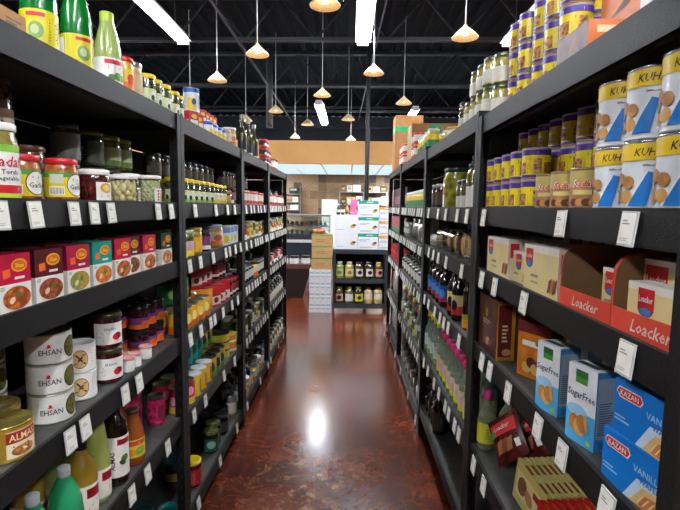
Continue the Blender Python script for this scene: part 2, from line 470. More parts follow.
tagpos = {('L', 1): [[], [.938, 1.045, 1.195, 1.29, 1.383, 1.727, 1.854], [], [1.135, 1.204, 1.431, 1.531], [1.22, 1.453, 1.576, 1.763], [1.3, 1.7]],
          ('L', 2): [[], [2.145, 2.481, 2.72, 2.891], [2.06, 2.21, 2.42, 2.67, 2.76, 2.90, 3.04], [2.05, 2.2, 2.36, 2.43, 2.6, 2.8, 2.95], [2.08, 2.25, 2.6, 2.85], [2.12, 2.5, 2.9]],
          ('R', 1): [[], [.817, 1.075, 1.69], [.796, 1.273, 1.529, 1.68], [.821, 1.003, 1.136, 1.358, 1.54, 1.634], [1.551, 1.682], []],
          ('R', 2): [[], [1.93, 2.1, 2.35, 2.55, 2.85], [1.98, 2.3, 2.5, 2.65, 2.8], [1.98, 2.2, 2.3, 2.4, 2.55, 2.75, 2.9], [1.92, 2.0, 2.12, 2.2, 2.36, 2.5, 2.7, 2.85], []]}
rnd = random.Random(5)
for side in 'LR':
    for bay in (3, 4):
        y0, y1 = BAYS[side, bay]
        L = [[]]
        for k in range(1, 6):
            y = y0 + .09; row = []
            while y < y1 - .06: row.append(y); y += rnd.choice((.085, .11, .16))
            L.append(row if k < 5 else row[::4])
        tagpos[side, bay] = L
WHICH = {1: 'nearest', 2: 'second', 3: 'third', 4: 'farthest'}
SIDE = {'L': 'left', 'R': 'right'}
ROOTS = {}
for (side, bay), (y0, y1) in BAYS.items():
    xs = -XL if side == 'L' else XR
    sg = 1 if side == 'L' else -1
    rz = pi / 2 if side == 'L' else -pi / 2
    w = y1 - y0; yc = (y0 + y1) / 2
    # local frame: x along the aisle, -y towards the aisle
    t = empty('shelving_unit', (xs, yc, 0), rz, f'black steel six-shelf rack, {WHICH[bay]} bay of the {SIDE[side]} row along the aisle', 'shelving unit', f'racks of the {SIDE[side]} row')
    zs = SHELF[side, bay]; H = zs[0]; pw = .036
    for px in (-1, 1):
        for py in (0, 1):
            p = MB(); xa = px * (w / 2); xb = px * (w / 2 - pw); x_lo, x_hi = min(xa, xb), max(xa, xb)
            yy = 0. if py == 0 else DEP
            if py == 0: p.box(x_lo, x_hi, -.006, 0, 0, H, METAL); p.box(min(xa, xa - px * .004), max(xa, xa - px * .004), 0, .04, 0, H, METAL)
            else: p.box(x_lo, x_hi, DEP, DEP + .006, 0, H, METAL); p.box(min(xa, xa - px * .004), max(xa, xa - px * .004), DEP - .04, DEP, 0, H, METAL)
            if py == 0:      # keyhole slots
                z = .2
                while z < H - .05:
                    xi = xa - px * .0042
                    q = [(xi, .014, z), (xi, .022, z), (xi, .022, z + .022), (xi, .014, z + .022)]
                    p.quad(q if px > 0 else q[::-1], BLACK); z += .05
            p.build('post', t)
    for k, z in enumerate(zs):
        s = MB()
        s.box(-w / 2 + .005, w / 2 - .005, .012, DEP - .012, z - .022, z - .008, BOARD)
        for ya, yb in ((0.001, .012), (DEP - .012, DEP)):
            s.box(-w / 2 + .004, w / 2 - .004, ya, yb, z - BH, z, METAL)
        s.box(-w / 2 + .004, w / 2 - .004, .001, .03, z - BH, z - BH + .004, METAL)
        for xa in (-w / 2 + .006, w / 2 - .018): s.box(xa, xa + .012, .012, DEP - .012, z - BH, z - .01, METAL)
        so = s.build('shelf', t)
        for i, ty in enumerate(tagpos[side, bay][k]):
            g = bpy.data.objects.new('price_tag', TAGM[(i + k) % 4]); COL.objects.link(g); g.parent = so
            lx = (ty - yc) if side == 'L' else (yc - ty)
            g.location = (lx, -.004, z - .036); g.rotation_euler = (radians(-6), radians(((i * 7 + k * 3) % 5) - 2), 0)
    bk = MB().box(-w / 2 + .01, w / 2 - .01, DEP - .004, DEP - .001, .08, H - .07, M('#1b1b1d', .7))
    bk.build('back_panel', t)
    if bay == 4:  # added dark sheet, blocks the bright background behind the rack's open far end
        xe = (w / 2 - .006) if side == 'L' else (-w / 2 + .004)
        MB().box(xe, xe + .002, .045, DEP - .045, .08, H - .07, M('#1b1b1d', .7)).build('end_blocker', t)
    ROOTS[side, bay] = t

# ================================================================== GOODS: builders
PROTO = {}
class Proto: pass
def proto(key, name, cat, desc, w, h, parts, dp=None):
    """parts: list of (part name, MB, label or None, parent index or None); a single entry makes a one-mesh thing"""
    p = Proto(); p.key, p.name, p.cat, p.desc, p.w, p.h, p.dp = key, name, cat, desc, w, h, dp or w
    p.parts = [(n, mb.mesh(n), lb, pi_, kd) for n, mb, lb, pi_, kd in [tuple(list(q) + [None] * (5 - len(q))) for q in parts]]
    PROTO[key] = p
    return p
def instance(p, loc, rz, ry=0., rx=0.):
    if len(p.parts) == 1:
        r = bpy.data.objects.new(p.name, p.parts[0][1]); COL.objects.link(r)
    else:
        r = bpy.data.objects.new(p.name, None); COL.objects.link(r); r.empty_display_size = .04
        made = []
        for n, me, lb, par, kd in p.parts:
            o = bpy.data.objects.new(n, me); COL.objects.link(o); o.parent = made[par] if par is not None else r
            if lb: o['label'] = lb
            if kd: o['kind'] = kd
            made.append(o)
    r.location = loc; r.rotation_euler = (rx, ry, rz)
    return r
def lid_mb(r, z0, z1, m, seg=22):
    k = min(.003, (z1 - z0) * .2)
    return MB().lathe([(r * .97, z0), (r, z0 + k), (r, z1 - k), (r - k, z1), (r * .8, z1), (r * .78, z1 - k * .5), (0, z1 - k * .5)], m, seg)
def jar(key, desc, r, h, body, lid, art=None, lz=(.16, .68), lidh=.016, neck=.88, wrap=1.0, single=False, contents=None, name='jar', cat='jar', seg=22, lidlab=None):
    prof = [(0, .003), (r * .8, 0), (r * .96, .003), (r, .012), (r, h * .74), (r * .96, h * .80), (r * neck, h * .86), (r * neck, h - lidh + .002), (0, h - lidh + .002)]
    parts = []
    b = MB().lathe(prof, body, seg)
    lab = None
    if art:
        lab = MB(); S = cyl(r + .0006); z0, z1 = h * lz[0], h * lz[1]
        art(lab, S, r, z0, z1)
    lm = lid_mb(r * neck + .003, h - lidh, h, lid, seg)
    if single:
        base = b; 
        for o in ([lab] if lab else []) + [lm]: merge(base, o)
        return proto(key, name, cat, desc, 2 * r, h, [(name, base)])
    parts.append(('glass_body', b))
    if contents: parts.append(('contents', contents, None, None, 'stuff'))
    parts.append(('lid', lm, lidlab))
    if lab: parts.append(('paper_label', lab))
    return proto(key, name, cat, desc, 2 * r, h, parts)
def merge(a, b):
    i = len(a.v); a.v.extend(b.v)
    for f, m, s in zip(b.f, b.m, b.sm): a.face([k + i for k in f], b.mats[m], s)
def can(key, desc, r, h, wall, lid, art, name='tin_can', cat='can', single=False, rim=SILVER, ribs=False, lidup=0.):
    pr = [(0, .002), (r * .94, .002), (r * .97, 0), (r, .003)]
    if ribs:
        n = int(h / .006)
        for i in range(n): pr += [(r, .004 + i * (h - .012) / n), (r - .0012, .004 + (i + .5) * (h - .012) / n)]
    pr += [(r, h - .004)]
    b = MB().lathe(pr, wall, 26)
    l = MB().lathe([(r, h - .005), (r + .001, h - .003), (r + .001, h - .001), (r - .002, h), (r - .004, h - .003), (0, h - .003)], lid, 26)
    S = cyl(r + .0007); a = MB(); art(a, S, r, .004, h - .006)
    if single:
        merge(b, l); merge(b, a); return proto(key, name, cat, desc, 2 * r, h, [(name, b)])
    return proto(key, name, cat, desc, 2 * r + .002, h, [('can_body', b), ('lid', l), ('printed_wrap', a)])
def bottle(key, desc, prof, body, caph, capr, cap, art=None, lr=None, lz=None, single=False, name='bottle', cat='bottle', seg=20, extra=None):
    h = prof[-1][1]; R = max(p[0] for p in prof)
    b = MB().lathe(prof, body, seg)
    c = MB().lathe([(capr * .96, h - caph * .75), (capr, h - caph * .6), (capr, h + caph * .3), (capr * .85, h + caph * .36), (0, h + caph * .36)], cap, 14)
    parts = [('bottle_body', b), ('cap', c)]
    if art:
        a = MB(); art(a, cyl(lr + .0007), lr, lz[0], lz[1]); parts.append(('paper_label', a))
    if extra: parts += extra
    if single:
        for p in parts[1:]: merge(b, p[1])
        return proto(key, name, cat, desc, 2 * R, h + caph * .3, [(name, b)])
    return proto(key, name, cat, desc, 2 * R, h + caph * .3, parts)
def carton(key, desc, w, d, h, base, fart=None, lart=None, rart=None, tart=None, name='food_box', cat='box', single=False, flap=False):
    b = MB(); e = .0015
    b.box(-w / 2, w / 2, -d / 2, d / 2, 0, h, base)
    if flap: b.box(-w / 2 + .002, w / 2 - .002, -d / 2 + .001, -d / 2 + .012, h, h + .0012, base)
    a = MB()
    if fart: fart(a, front(d), w, h)
    if lart: lart(a, left(w), d, h)
    if rart: rart(a, right(w), d, h)
    if tart: tart(a, topf(h, d), w, d)
    if single:
        merge(b, a); return proto(key, name, cat, desc, w, h, [(name, b)], d)
    return proto(key, name, cat, desc, w, h, [('carton', b), ('printed_panels', a)] if a.v else [('carton', b)], d)
def squared(r, h, sh, nr, nh):     # generic bottle outline: radius, height, shoulder start, neck radius, neck start
    return [(0, .004), (r * .75, 0), (r * .96, .004), (r, .014), (r, h * sh), (r * .93, h * (sh + .05)), (nr * 1.5, h * (nh - .05)), (nr, h * nh), (nr, h)]
# ------- label art
def plain(bg, band=None, top=.0, bot=.0, ang=2.2, badge=None, txt=None, txtc=INK, ink=LGREY, th=.22):
    def art(b, S, r, z0, z1):
        U = r * ang; H = z1 - z0; dv = 12
        b.rect(S, -U, z0, U, z1, bg, .0, dv * 2)
        if band and top: b.rect(S, -U, z1 - H * top, U, z1, band, .0004, dv * 2)
        if band and bot: b.rect(S, -U, z0, U, z0 + H * bot, band, .0004, dv * 2)
        if badge: b.ell(S, 0, z0 + H * .5, r * .5, H * .26, badge, .0008)
        if txt: b.text(S, txt, 0, z0 + H * .55, H * th, txtc, .0012, r * 1.3)
        if ink:
            for u in (-r * 1.5, r * .9): b.lines(S, u, z0 + H * .2, u + r * .55, z0 + H * .75, 5, ink, .0008)
    return art

# ------- LEFT RACK, nearest bay
GRL = liquid('#0b9a38', '#067a2c'); YLAB = M('#e3d31a', .4, h2='#cfc018', scale=30.)
def lemon_art(b, S, r, z0, z1):
    H = z1 - z0; U = r * 2.6
    b.rect(S, -U, z0, U, z1, YLAB, 0, 26)
    b.rect(S, -r * .95, z0, -r * .90, z1, M('#f6ef9a', .4), .0004)
    b.rect(S, -r * 2.2, z0 + H * .12, -r * 1.1, z1 - H * .12, WHITE, .0006, 6); b.lines(S, -r * 2.1, z0 + H * .16, -r * 1.2, z1 - H * .2, 9, GREY, .001)
    b.ell(S, r * .2, z0 + H * .42, r * .42, H * .24, M('#5f8f3a', .5, h2='#88a860'), .0006); b.ell(S, r * .15, z0 + H * .44, r * .22, H * .13, M('#c9cf9a', .5), .001)
    b.rect(S, -r * .3, z1 - H * .2, r * .7, z1 - H * .09, RED, .0006, 5); b.lines(S, r * .9, z0 + H * .15, r * 1.7, z1 - H * .2, 8, M('#7a7a1c', .5), .0008)
bottle('lemonade', 'green bottle with yellow label', [(0, .003), (.03, 0), (.038, .006), (.04, .02), (.04, .12), (.038, .145), (.031, .185), (.019, .23), (.014, .25), (.014, .275)], GRL, .02, .016, GREEN, lemon_art, .0402, (.012, .095))
LIME = liquid('#c7d487', '#b3c46c')
def lime_art(b, S, r, z0, z1):
    H = z1 - z0; b.rect(S, -r * 2.2, z0, r * 2.2, z1, WHITE, 0, 22)
    b.rect(S, -r * .85, z1 - H * .26, r * .75, z1 - H * .08, RED, .0006, 8); b.lines(S, -r * .6, z1 - H * .48, r * .5, z1 - H * .32, 2, DKGREEN, .0008)
    b.ell(S, r * .1, z0 + H * .26, r * .3, H * .17, M('#5d8a34', .5), .0008); b.ell(S, r * .5, z0 + H * .22, r * .25, H * .14, M('#7fa548', .5), .001); b.ell(S, -r * .35, z0 + H * .2, r * .28, H * .13, M('#486e2a', .5), .0009)
bottle('limejuice', 'pale lime juice bottle', [(0, .003), (.032, 0), (.04, .008), (.04, .105), (.037, .125), (.029, .16), (.021, .19), (.017, .203), (.017, .215)], LIME, .03, .02, M('#b4c83c', .4), lime_art, .0402, (.012, .085))
jar('fruitjar', 'red-lidded jar with orange fruit label', .03, .125, M('#d9a21c', .3, 0, 1), RED, plain(M('#f0c93c', .4), ORANGE, bot=.35, badge=M('#e0502a', .5)))
jar('tanjar', 'tan paste jar with silver lid', .034, .13, M('#cba46a', .35, 0, .8, h2='#bd9358'), SILVER, plain(M('#d8bd8c', .5), ink=TAN), neck=.92)
OLV = M('#20241a', .25, 0, 1, h2='#5b6030', vor=True, scale=95.)
def olive_art(b, S, r, z0, z1):
    H = z1 - z0; b.rect(S, -r * 2.5, z0, r * 2.5, z1, M('#cfd98a', .5, h2='#e6e6c0', scale=50.), 0, 24)
    b.rect(S, -r * 2.5, z0, r * 2.5, z0 + H * .3, M('#9dbb62', .5), .0004, 24)
    for u in (-r * 1.2, 0, r * 1.2): b.ell(S, u, z0 + H * .5, r * .35, H * .3, WHITE, .0008); b.ell(S, u + .003, z0 + H * .4, r * .22, H * .2, DKGREEN, .001)
jar('olivejar', 'yellow-lidded olive jar', .035, .115, OLV, YEL, olive_art, lz=(.08, .55), neck=.94)
jar('olivejar2', 'yellow-lidded jar, yellow label', .033, .112, OLV, YEL, plain(YEL, WHITE, top=.2, badge=WHITE, ink=None), lz=(.08, .58), neck=.94)
PKL = M('#6b5a23', .3, 0, 1, h2='#8a7a32', vor=True, scale=60.)
def torshi_art(b, S, r, z0, z1):
    H = z1 - z0; U = r * 2.2
    b.rect(S, -U, z0, U, z1, WHITE, 0, 24); b.rect(S, -U, z1 - H * .13, U, z1, M('#7dbb3a', .5), .0004, 24)
    b.text(S, 'Sadaf', 0, z0 + H * .70, H * .2, RED, .001, r * 1.5, shear=.2)
    b.text(S, 'Torshi', .004, z0 + H * .51, H * .09, INK, .001); b.text(S, 'Vegetables', .0, z0 + H * .38, H * .1, INK, .001, r * 1.6)
    b.rect(S, -U, z0 + H * .12, U, z0 + H * .27, RED, .0004, 24); b.lines(S, -r * .8, z0 + H * .16, r * .8, z0 + H * .24, 1, WHITE, .0008)
    b.rect(S, -U, z0, U, z0 + H * .12, M('#b9cf3a', .5), .0004, 24)
jar('torshi', 'white-lidded vegetable pickle jar', .043, .165, PKL, WHITE, torshi_art, lz=(.02, .72))
GCL = M('#6b2f12', .25, 0, 1, h2='#b86a32', vor=True, scale=48.)
def garlicp_art(b, S, r, z0, z1):
    H = z1 - z0; U = r * 2.4
    b.rect(S, -U, z0, U, z1, M('#e6cf1d', .4), 0, 26); b.rect(S, -U, z1 - H * .2, U, z1, M('#4f9a3c', .5), .0004, 26)
    b.rect(S, -r * 1.25, z0 + H * .08, -r * .35, z0 + H * .42, WHITE, .0006, 5); b.bars(S, -r * 1.2, z0 + H * .12, -r * .4, z0 + H * .38, 14, INK, .0009)
    b.rect(S, -r * 1.2, z0 + H * .55, -r * .4, z0 + H * .92, M('#cfd4c0', .5), .0006, 5); b.lines(S, -r * 1.15, z0 + H * .58, -r * .45, z0 + H * .9, 5, GREY, .0009)
    b.ell(S, r * .45, z0 + H * .5, r * .68, H * .47, M('#8e2a2a', .5), .0006, 20); b.ell(S, r * .45, z0 + H * .5, r * .63, H * .43, WHITE, .0009, 20)
    b.text(S, 'Garlic', r * .45, z0 + H * .42, H * .2, INK, .0013, r * 1.0); b.lines(S, r * .15, z0 + H * .65, r * .75, z0 + H * .78, 1, DKGREEN, .0012)
jar('garlicpickle', 'red-lidded pickled garlic jar', .04, .112, GCL, RED, garlicp_art, lz=(.12, .68), neck=.92)
CHY = M('#23080c', .18, 0, 1, h2='#5a1218', vor=True, scale=70.)
def cherry_art(b, S, r, z0, z1):
    H = z1 - z0; b.rect(S, -.1 * r, z0, r * 1.3, z1, WHITE, 0, 8); b.ell(S, r * .6, z0 + H * .68, r * .45, H * .28, M('#d9a92c', .4), .0006); b.ell(S, r * .6, z0 + H * .68, r * .3, H * .17, M('#f0d27a', .4), .001)
    b.lines(S, r * .2, z0 + H * .1, r * 1.0, z0 + H * .32, 3, GREY, .0008)
jar('cherryjar', 'dark cherry jar with white lid', .044, .098, CHY, WHITE, cherry_art, lz=(.08, .62), neck=.9)
def lumps(r, z0, z1, sz, m, seed, n=150, long=1.25):
    rnd = random.Random(seed); b = MB()
    nz = max(3, int((z1 - z0) / (sz * 1.25))); na = max(8, int(2 * pi * (r - sz) / (sz * 1.75)))
    for i in range(nz):
        for k in range(na):
            a = 2 * pi * (k + .5 * (i % 2) + rnd.uniform(-.15, .15)) / na; rad = r - sz * rnd.uniform(1.0, 1.25)
            b.blob((rad * sin(a), -rad * cos(a), z0 + sz + (z1 - z0 - 2 * sz) * i / (nz - 1)), sz * rnd.uniform(.8, 1), sz * rnd.uniform(.8, 1.05), sz * rnd.uniform(.8, long), m, 8, 6, rnd.uniform(0, 3))
    b.lathe([(0, z0), (r - sz * 1.3, z0), (r - sz * 1.3, z1 - sz * .6), (0, z1 - sz * .6)], m, 12)
    return b
GLS = glass('#f6f8ee', .95, .05)
jar('garlicjar', 'clear jar of peeled garlic', .048, .094, GLS, WHITE, contents=lumps(.045, .005, .078, .012, M('#f0e2b8', .45, 0, .4, h2='#e6d29c'), 4, long=1.4), neck=.92, lidh=.014, seg=28)
def bean_art(b, S, r, z0, z1):
    H = z1 - z0; b.rect(S, .15 * r, z0, r * 1.0, z1, WHITE, 0, 6)
    for k in range(4): b.ell(S, r * .5, z0 + H * (.2 + k * .2), r * .1, H * .07, RED, .0008, 10)
    b.lines(S, r * .7, z0 + H * .1, r * .95, z0 + H * .9, 8, DKRED, .0008)
jar('beanjar', 'clear jar of pale green beans', .045, .105, GLS, WHITE, bean_art, lz=(.05, .55), contents=lumps(.042, .005, .088, .0088, M('#d9dbbc', .45, 0, .4, h2='#c6ca9e'), 9), neck=.95, lidh=.013, seg=28)
jar('greyjar', 'dark jar with grey label', .043, .125, M('#2e312b', .25, 0, 1, h2='#4a4c40', vor=True, scale=60.), M('#3c3d3a', .4), plain(M('#6f7168', .6), ink=GREY), lz=(.1, .75))
jar('darkjar', 'dark olive jar with brass lid', .043, .125, M('#1d2118', .2, 0, 1, h2='#33381f', vor=True, scale=60.), M('#6f6632', .35, .5), plain(M('#454a35', .6), ink=GREY, ang=.9), lz=(.1, .7))
jar('greenolive', 'green olive jar with pale label', .043, .125, M('#3b4120', .25, 0, 1, h2='#6a7036', vor=True, scale=50.), M('#8f8a3c', .35, .4), plain(M('#a9b48a', .5, h2='#c2c890'), M('#6c8a3c', .5), bot=.3, ink=GREY), lz=(.12, .66))
jar('torshidark', 'dark pickle jar with cream label', .045, .15, M('#3a2c18', .25, 0, 1, h2='#5c4524', vor=True, scale=55.), M('#5c3a1c', .4), plain(M('#cfc6a8', .6), txt='native', ink=GREY, th=.2), lz=(.05, .5))
FOOD = [M('#d8742a', .5, h2='#8e3a14', vor=True, scale=80.), M('#b5532a', .5, h2='#5e2a18', vor=True, scale=80.), M('#c98f3a', .5, h2='#7d8a3a', vor=True, scale=80.), M('#e08a2a', .5, h2='#b8501c', vor=True, scale=80.), M('#a8482c', .5, h2='#d89a6a', vor=True, scale=80.)]
def shan(top, side, food):
    def f(b, S, w, h):
        b.rect(S, -w / 2, 0, w / 2, h * .5, WHITE, .0003); b.rect(S, -w / 2, h * .5, w / 2, h, top, .0003)
        b.ell(S, w * .14, h * .80, w * .25, h * .115, M('#f0b41c', .4), .0006, 22); b.ell(S, w * .14, h * .80, w * .21, h * .085, M('#d9661c', .4), .0009, 22)
        b.text(S, 'Shan', w * .14, h * .80, h * .075, M('#f8e03a', .4), .0013, w * .34)
        b.poly(S, [(-w * .36, h * .60), (-w * .14, h * .62), (-w * .15, h * .76), (-w * .37, h * .74)], M('#ef6a28', .5), .0008)
        b.lines(S, -w * .02, h * .555, w * .36, h * .62, 1, WHITE, .0008, .7)
        b.ell(S, w * .02, h * .24, w * .46, h * .225, M('#e9e2d8', .4), .0006, 24); b.ell(S, w * .03, h * .25, w * .43, h * .2, food, .0009, 24)
        b.ell(S, w * .1, h * .3, w * .08, h * .05, M('#4e7a2a', .5), .0012, 8, .4); b.ell(S, -w * .12, h * .22, w * .1, h * .05, M('#f0d9b0', .5), .0012, 10, .7)
        b.lines(S, -w * .46, h * .40, -w * .30, h * .47, 3, GREY, .0007)
    def s(b, S, d, h):
        b.rect(S, -d / 2, 0, d / 2, h * .5, M('#d9d2c6', .5), .0003); b.rect(S, -d / 2, h * .5, d / 2, h, side, .0003); b.lines(S, -d * .35, h * .1, d * .35, h * .46, 8, GREY, .0006)
    return f, s
CRIM = M('#c3123a', .35, 0, .3); MAR = M('#5a1820', .35, 0, .3); TEA = M('#109c8c', .35, 0, .3); DGR = M('#173c2a', .35, 0, .3); CRD = M('#7c1230', .35, 0, .3)
for i, (k, t, s_, nm) in enumerate((('crimson', CRIM, CRD, 'crimson spice mix box'), ('maroon', MAR, M('#3c1016', .4), 'dark maroon spice mix box'), ('rose', M('#b01440', .35, 0, .3), CRD, 'rose red spice mix box'), ('teal', TEA, M('#0d6f66', .4), 'teal spice mix box'), ('green', DGR, M('#10281c', .4), 'dark green spice mix box'))):
    f, s = shan(t, s_, FOOD[i]); carton('shan_' + k, nm, .09, .05, .128, t, f, s, s, name='spice_box')
ECAN = M('#e4e3dc', .35, 0, .3)
def ehsan_art(b, S, r, z0, z1):
    H = z1 - z0; b.rect(S, -r * 3.1, z0, r * 3.1, z1, ECAN, 0, 40)
    b.text(S, 'EHSAN', -r * .15, z0 + H * .42, H * .21, M('#3a2440', .5), .0008, r * .95); b.ell(S, -r * .2, z0 + H * .66, r * .07, H * .06, RED, .0008, 10); b.poly(S, [(-r * .33, z0 + H * .58), (-r * .07, z0 + H * .58), (-r * .2, z0 + H * .68)], RED)
    b.ell(S, r * .88, z0 + H * .5, r * .42, H * .42, M('#2e2a18', .5), .0005, 24); b.ell(S, r * .88, z0 + H * .5, r * .37, H * .37, M('#6f6a2e', .5, h2='#4c4a20', vor=True, scale=90.), .0009, 24)
    b.lines(S, -r * 1.6, z0 + H * .2, -r * 1.0, z0 + H * .8, 7, LGREY, .0008)
can('ehsan', 'white vegetable can', .054, .078, ECAN, M('#b9c0a8', .3, .6), ehsan_art)
def tub_art(b, S, r, z0, z1):
    H = z1 - z0; b.rect(S, -r * 3, z0, r * 3, z1, WHITE, 0, 30)
    b.ell(S, -r * .45, z0 + H * .5, r * .5, H * .38, BROWN, .0005, 22); b.ell(S, -r * .45, z0 + H * .5, r * .46, H * .35, M('#e3b980', .5), .0008, 22)
    b.text(S, 'X', -r * .45, z0 + H * .5, H * .4, BROWN, .0012); b.lines(S, r * .3, z0 + H * .3, r * 1.2, z0 + H * .85, 5, M('#c98a6a', .5), .0008)
can('tub', 'white round tub with pale lid', .042, .082, WHITE, M('#e8e6e0', .3), tub_art, name='food_tub', cat='tub')
def almas_art(b, S, r, z0, z1):
    H = z1 - z0; G = M('#c9a53a', .3, .5)
    b.rect(S, -r * 3, z0, r * 3, z1, G, 0, 40)
    for c in (-r * .55, r * 1.1):
        b.rect(S, c - r * .62, z0 + H * .08, c + r * .62, z1 - H * .08, M('#f3e6c0', .4), .0004, 8); b.rect(S, c - r * .62, z0 + H * .55, c + r * .62, z1 - H * .1, M('#a3241f', .4), .0007, 8)
        b.text(S, 'ALMAS', c, z0 + H * .72, H * .22, M('#f7e7b0', .4), .001, r * 1.05); b.ell(S, c, z0 + H * .28, r * .46, H * .17, M('#c98a3a', .5, h2='#8a4a22', vor=True, scale=90.), .0008, 20); b.lines(S, c - r * .4, z0 + H * .38, c + r * .4, z0 + H * .5, 1, DKRED, .0011)
can('almascan', 'gold can with red-brown label', .056, .082, M('#cfae48', .3, .6), M('#c6b05a', .25, .7), almas_art)
JAM = M('#33070b', .2, 0, 1, h2='#5c0f14', scale=30.)
def jam_art(b, S, r, z0, z1):
    H = z1 - z0; b.rect(S, -r * 1.25, z0, r * 1.1, z1, WHITE, 0, 16)
    b.text(S, 'EHSAN', -r * .1, z0 + H * .72, H * .12, M('#6a5a6a', .5), .0008, r * .9); b.lines(S, -r * 1.05, z0 + H * .15, -r * .4, z0 + H * .6, 7, LGREY, .0008)
    b.ell(S, r * .35, z0 + H * .34, r * .3, H * .17, RED, .0007, 14); b.ell(S, r * .55, z0 + H * .38, r * .2, H * .14, DKRED, .0009, 12); b.ell(S, r * .42, z0 + H * .5, r * .16, H * .04, DKGREEN, .0011, 8)
jar('jam', 'dark jam jar with white label', .044, .112, JAM, M('#26261c', .3, .3, h2='#4a472a'), jam_art, lz=(.14, .74), neck=.96)
def cup_art(b, S, r, z0, z1): b.rect(S, -r * 2.5, z0, r * 2.5, z1, WHITE, 0, 16); b.lines(S, -r * .8, z0 + (z1 - z0) * .1, r * .9, z0 + (z1 - z0) * .8, 5, LGREY, .0008)
jar('cup', 'small white cup with red lid', .021, .05, WHITE, M('#e0a098', .4), cup_art, lz=(.08, .72), lidh=.008, neck=1.0, lidlab='pale lid with red rim', seg=16, name='paper_cup', cat='cup')
jar('preserve', 'dark purple preserve jar', .035, .09, M('#260a18', .18, 0, 1, h2='#4a0f24', vor=True, scale=60.), M('#1c1a1c', .3, .3), plain(M('#7a3a7c', .5), ORANGE, bot=.4, badge=M('#e8622a', .5), ink=None), lz=(.08, .55), neck=.95)
jar('amberjar', 'amber jar with yellow lid', .036, .085, M('#8a6a1c', .2, 0, 1, h2='#4a3a12', scale=30.), M('#a8963c', .3, .4), plain(M('#b59a3c', .5), ink=None), neck=.95)
SODA = liquid('#46c88a', '#2fa86c')
bottle('soda', 'green soda bottle with grey cap', [(0, .004), (.03, 0), (.042, .006), (.044, .02), (.044, .09), (.042, .115), (.033, .15), (.021, .175), (.0135, .19), (.0135, .205)], SODA, .022, .0165, M('#b9bdbd', .4), plain(M('#1c8a4c', .4), WHITE, top=.2), .0442, (.03, .08))
VIN = liquid('#c9a83c', '#a8862a')
def almas2(b, S, r, z0, z1):
    H = z1 - z0; b.rect(S, -r * 1.5, z0, r * 1.5, z1, M('#efe8d8', .5), 0, 16); b.rect(S, r * .1, z0 + H * .6, r * 1.2, z0 + H * .9, DKRED, .0006, 5); b.lines(S, -r * .9, z0 + H * .1, r * .9, z0 + H * .5, 4, GREY, .0008)
bottle('vinegar', 'amber vinegar bottle with black neck', [(0, .004), (.03, 0), (.04, .006), (.041, .02), (.041, .155), (.036, .175), (.018, .195), (.0145, .21), (.014, .28)], VIN, .09, .0165, BLACK, almas2, .0412, (.02, .115))
bottle('palelime', 'tall pale lime bottle', [(0, .004), (.028, 0), (.034, .006), (.035, .02), (.035, .13), (.03, .18), (.022, .235), (.016, .27), (.016, .3)], liquid('#d3dc8c', '#bccb66'), .03, .019, M('#a5c338', .4), almas2, .0352, (.02, .11))
def almas3(b, S, r, z0, z1):
    H = z1 - z0; b.rect(S, -r * 1.3, z0, r * 1.3, z1, M('#efe8e0', .5), 0, 14)
    b.text(S, 'ALMAS', -r * .5, z0 + H * .42, H * .11, M('#4a2a2e', .5), .0008, vert=True); b.rect(S, -r * .1, z1 - H * .2, r * 1.1, z1 - H * .06, DKRED, .0006, 6); b.ell(S, r * .5, z0 + H * .45, r * .35, H * .09, M('#5f7a2e', .5), .0008, 12, .5); b.ell(S, r * .3, z0 + H * .36, r * .3, H * .06, M('#39561f', .5), .001, 12, -.5)
bottle('syrup', 'dark syrup bottle with cream label', [(0, .004), (.03, 0), (.037, .006), (.038, .02), (.038, .19), (.034, .215), (.018, .235), (.0145, .25), (.014, .3)], M('#1c0c0c', .15, 0, 1), .07, .018, BLACK, almas3, .0382, (.035, .17))
JUI = liquid('#b4622a', '#9a4a1c')
def jui_art(b, S, r, z0, z1):
    H = z1 - z0; b.rect(S, -r * 1.6, z0, r * 1.6, z1, M('#d9c83c', .5), 0, 18); b.poly(S, [(-r * 1.2, z0 + H * .62), (r * .9, z0 + H * .7), (r * 1.0, z0 + H * .95), (-r * 1.1, z0 + H * .9)], M('#d8452a', .5)); b.lines(S, -r * .9, z0 + H * .68, r * .7, z0 + H * .88, 1, WHITE, .0012)
    b.ell(S, r * .3, z0 + H * .35, r * .5, H * .22, M('#8fae3c', .5), .0008, 16, .4); b.ell(S, -r * .5, z0 + H * .3, r * .4, H * .2, M('#e8912a', .5), .001, 14)
bottle('juice', 'orange fruit drink bottle', [(0, .004), (.03, 0), (.037, .006), (.038, .02), (.038, .10), (.034, .13), (.021, .165), (.0175, .178), (.0175, .195)], JUI, .014, .021, M('#4a3c22', .35, .4), jui_art, .0382, (.035, .1))
BEET = M('#b4104e', .22, 0, 1, h2='#e0387c', vor=True, scale=55.)
jar('beet', 'magenta pickled turnip jar', .036, .125, BEET, M('#4b463e', .35, .3), plain(M('#8c1a3c', .5), ink=None, ang=.7), neck=.84)
jar('teallid', 'dark jar with teal lid', .042, .1, M('#1a2420', .2, 0, 1, h2='#3a3a1a', scale=30.), M('#0e5a58', .3, .3), plain(M('#c9a83c', .5), ink=None), lz=(.1, .5), neck=.95)

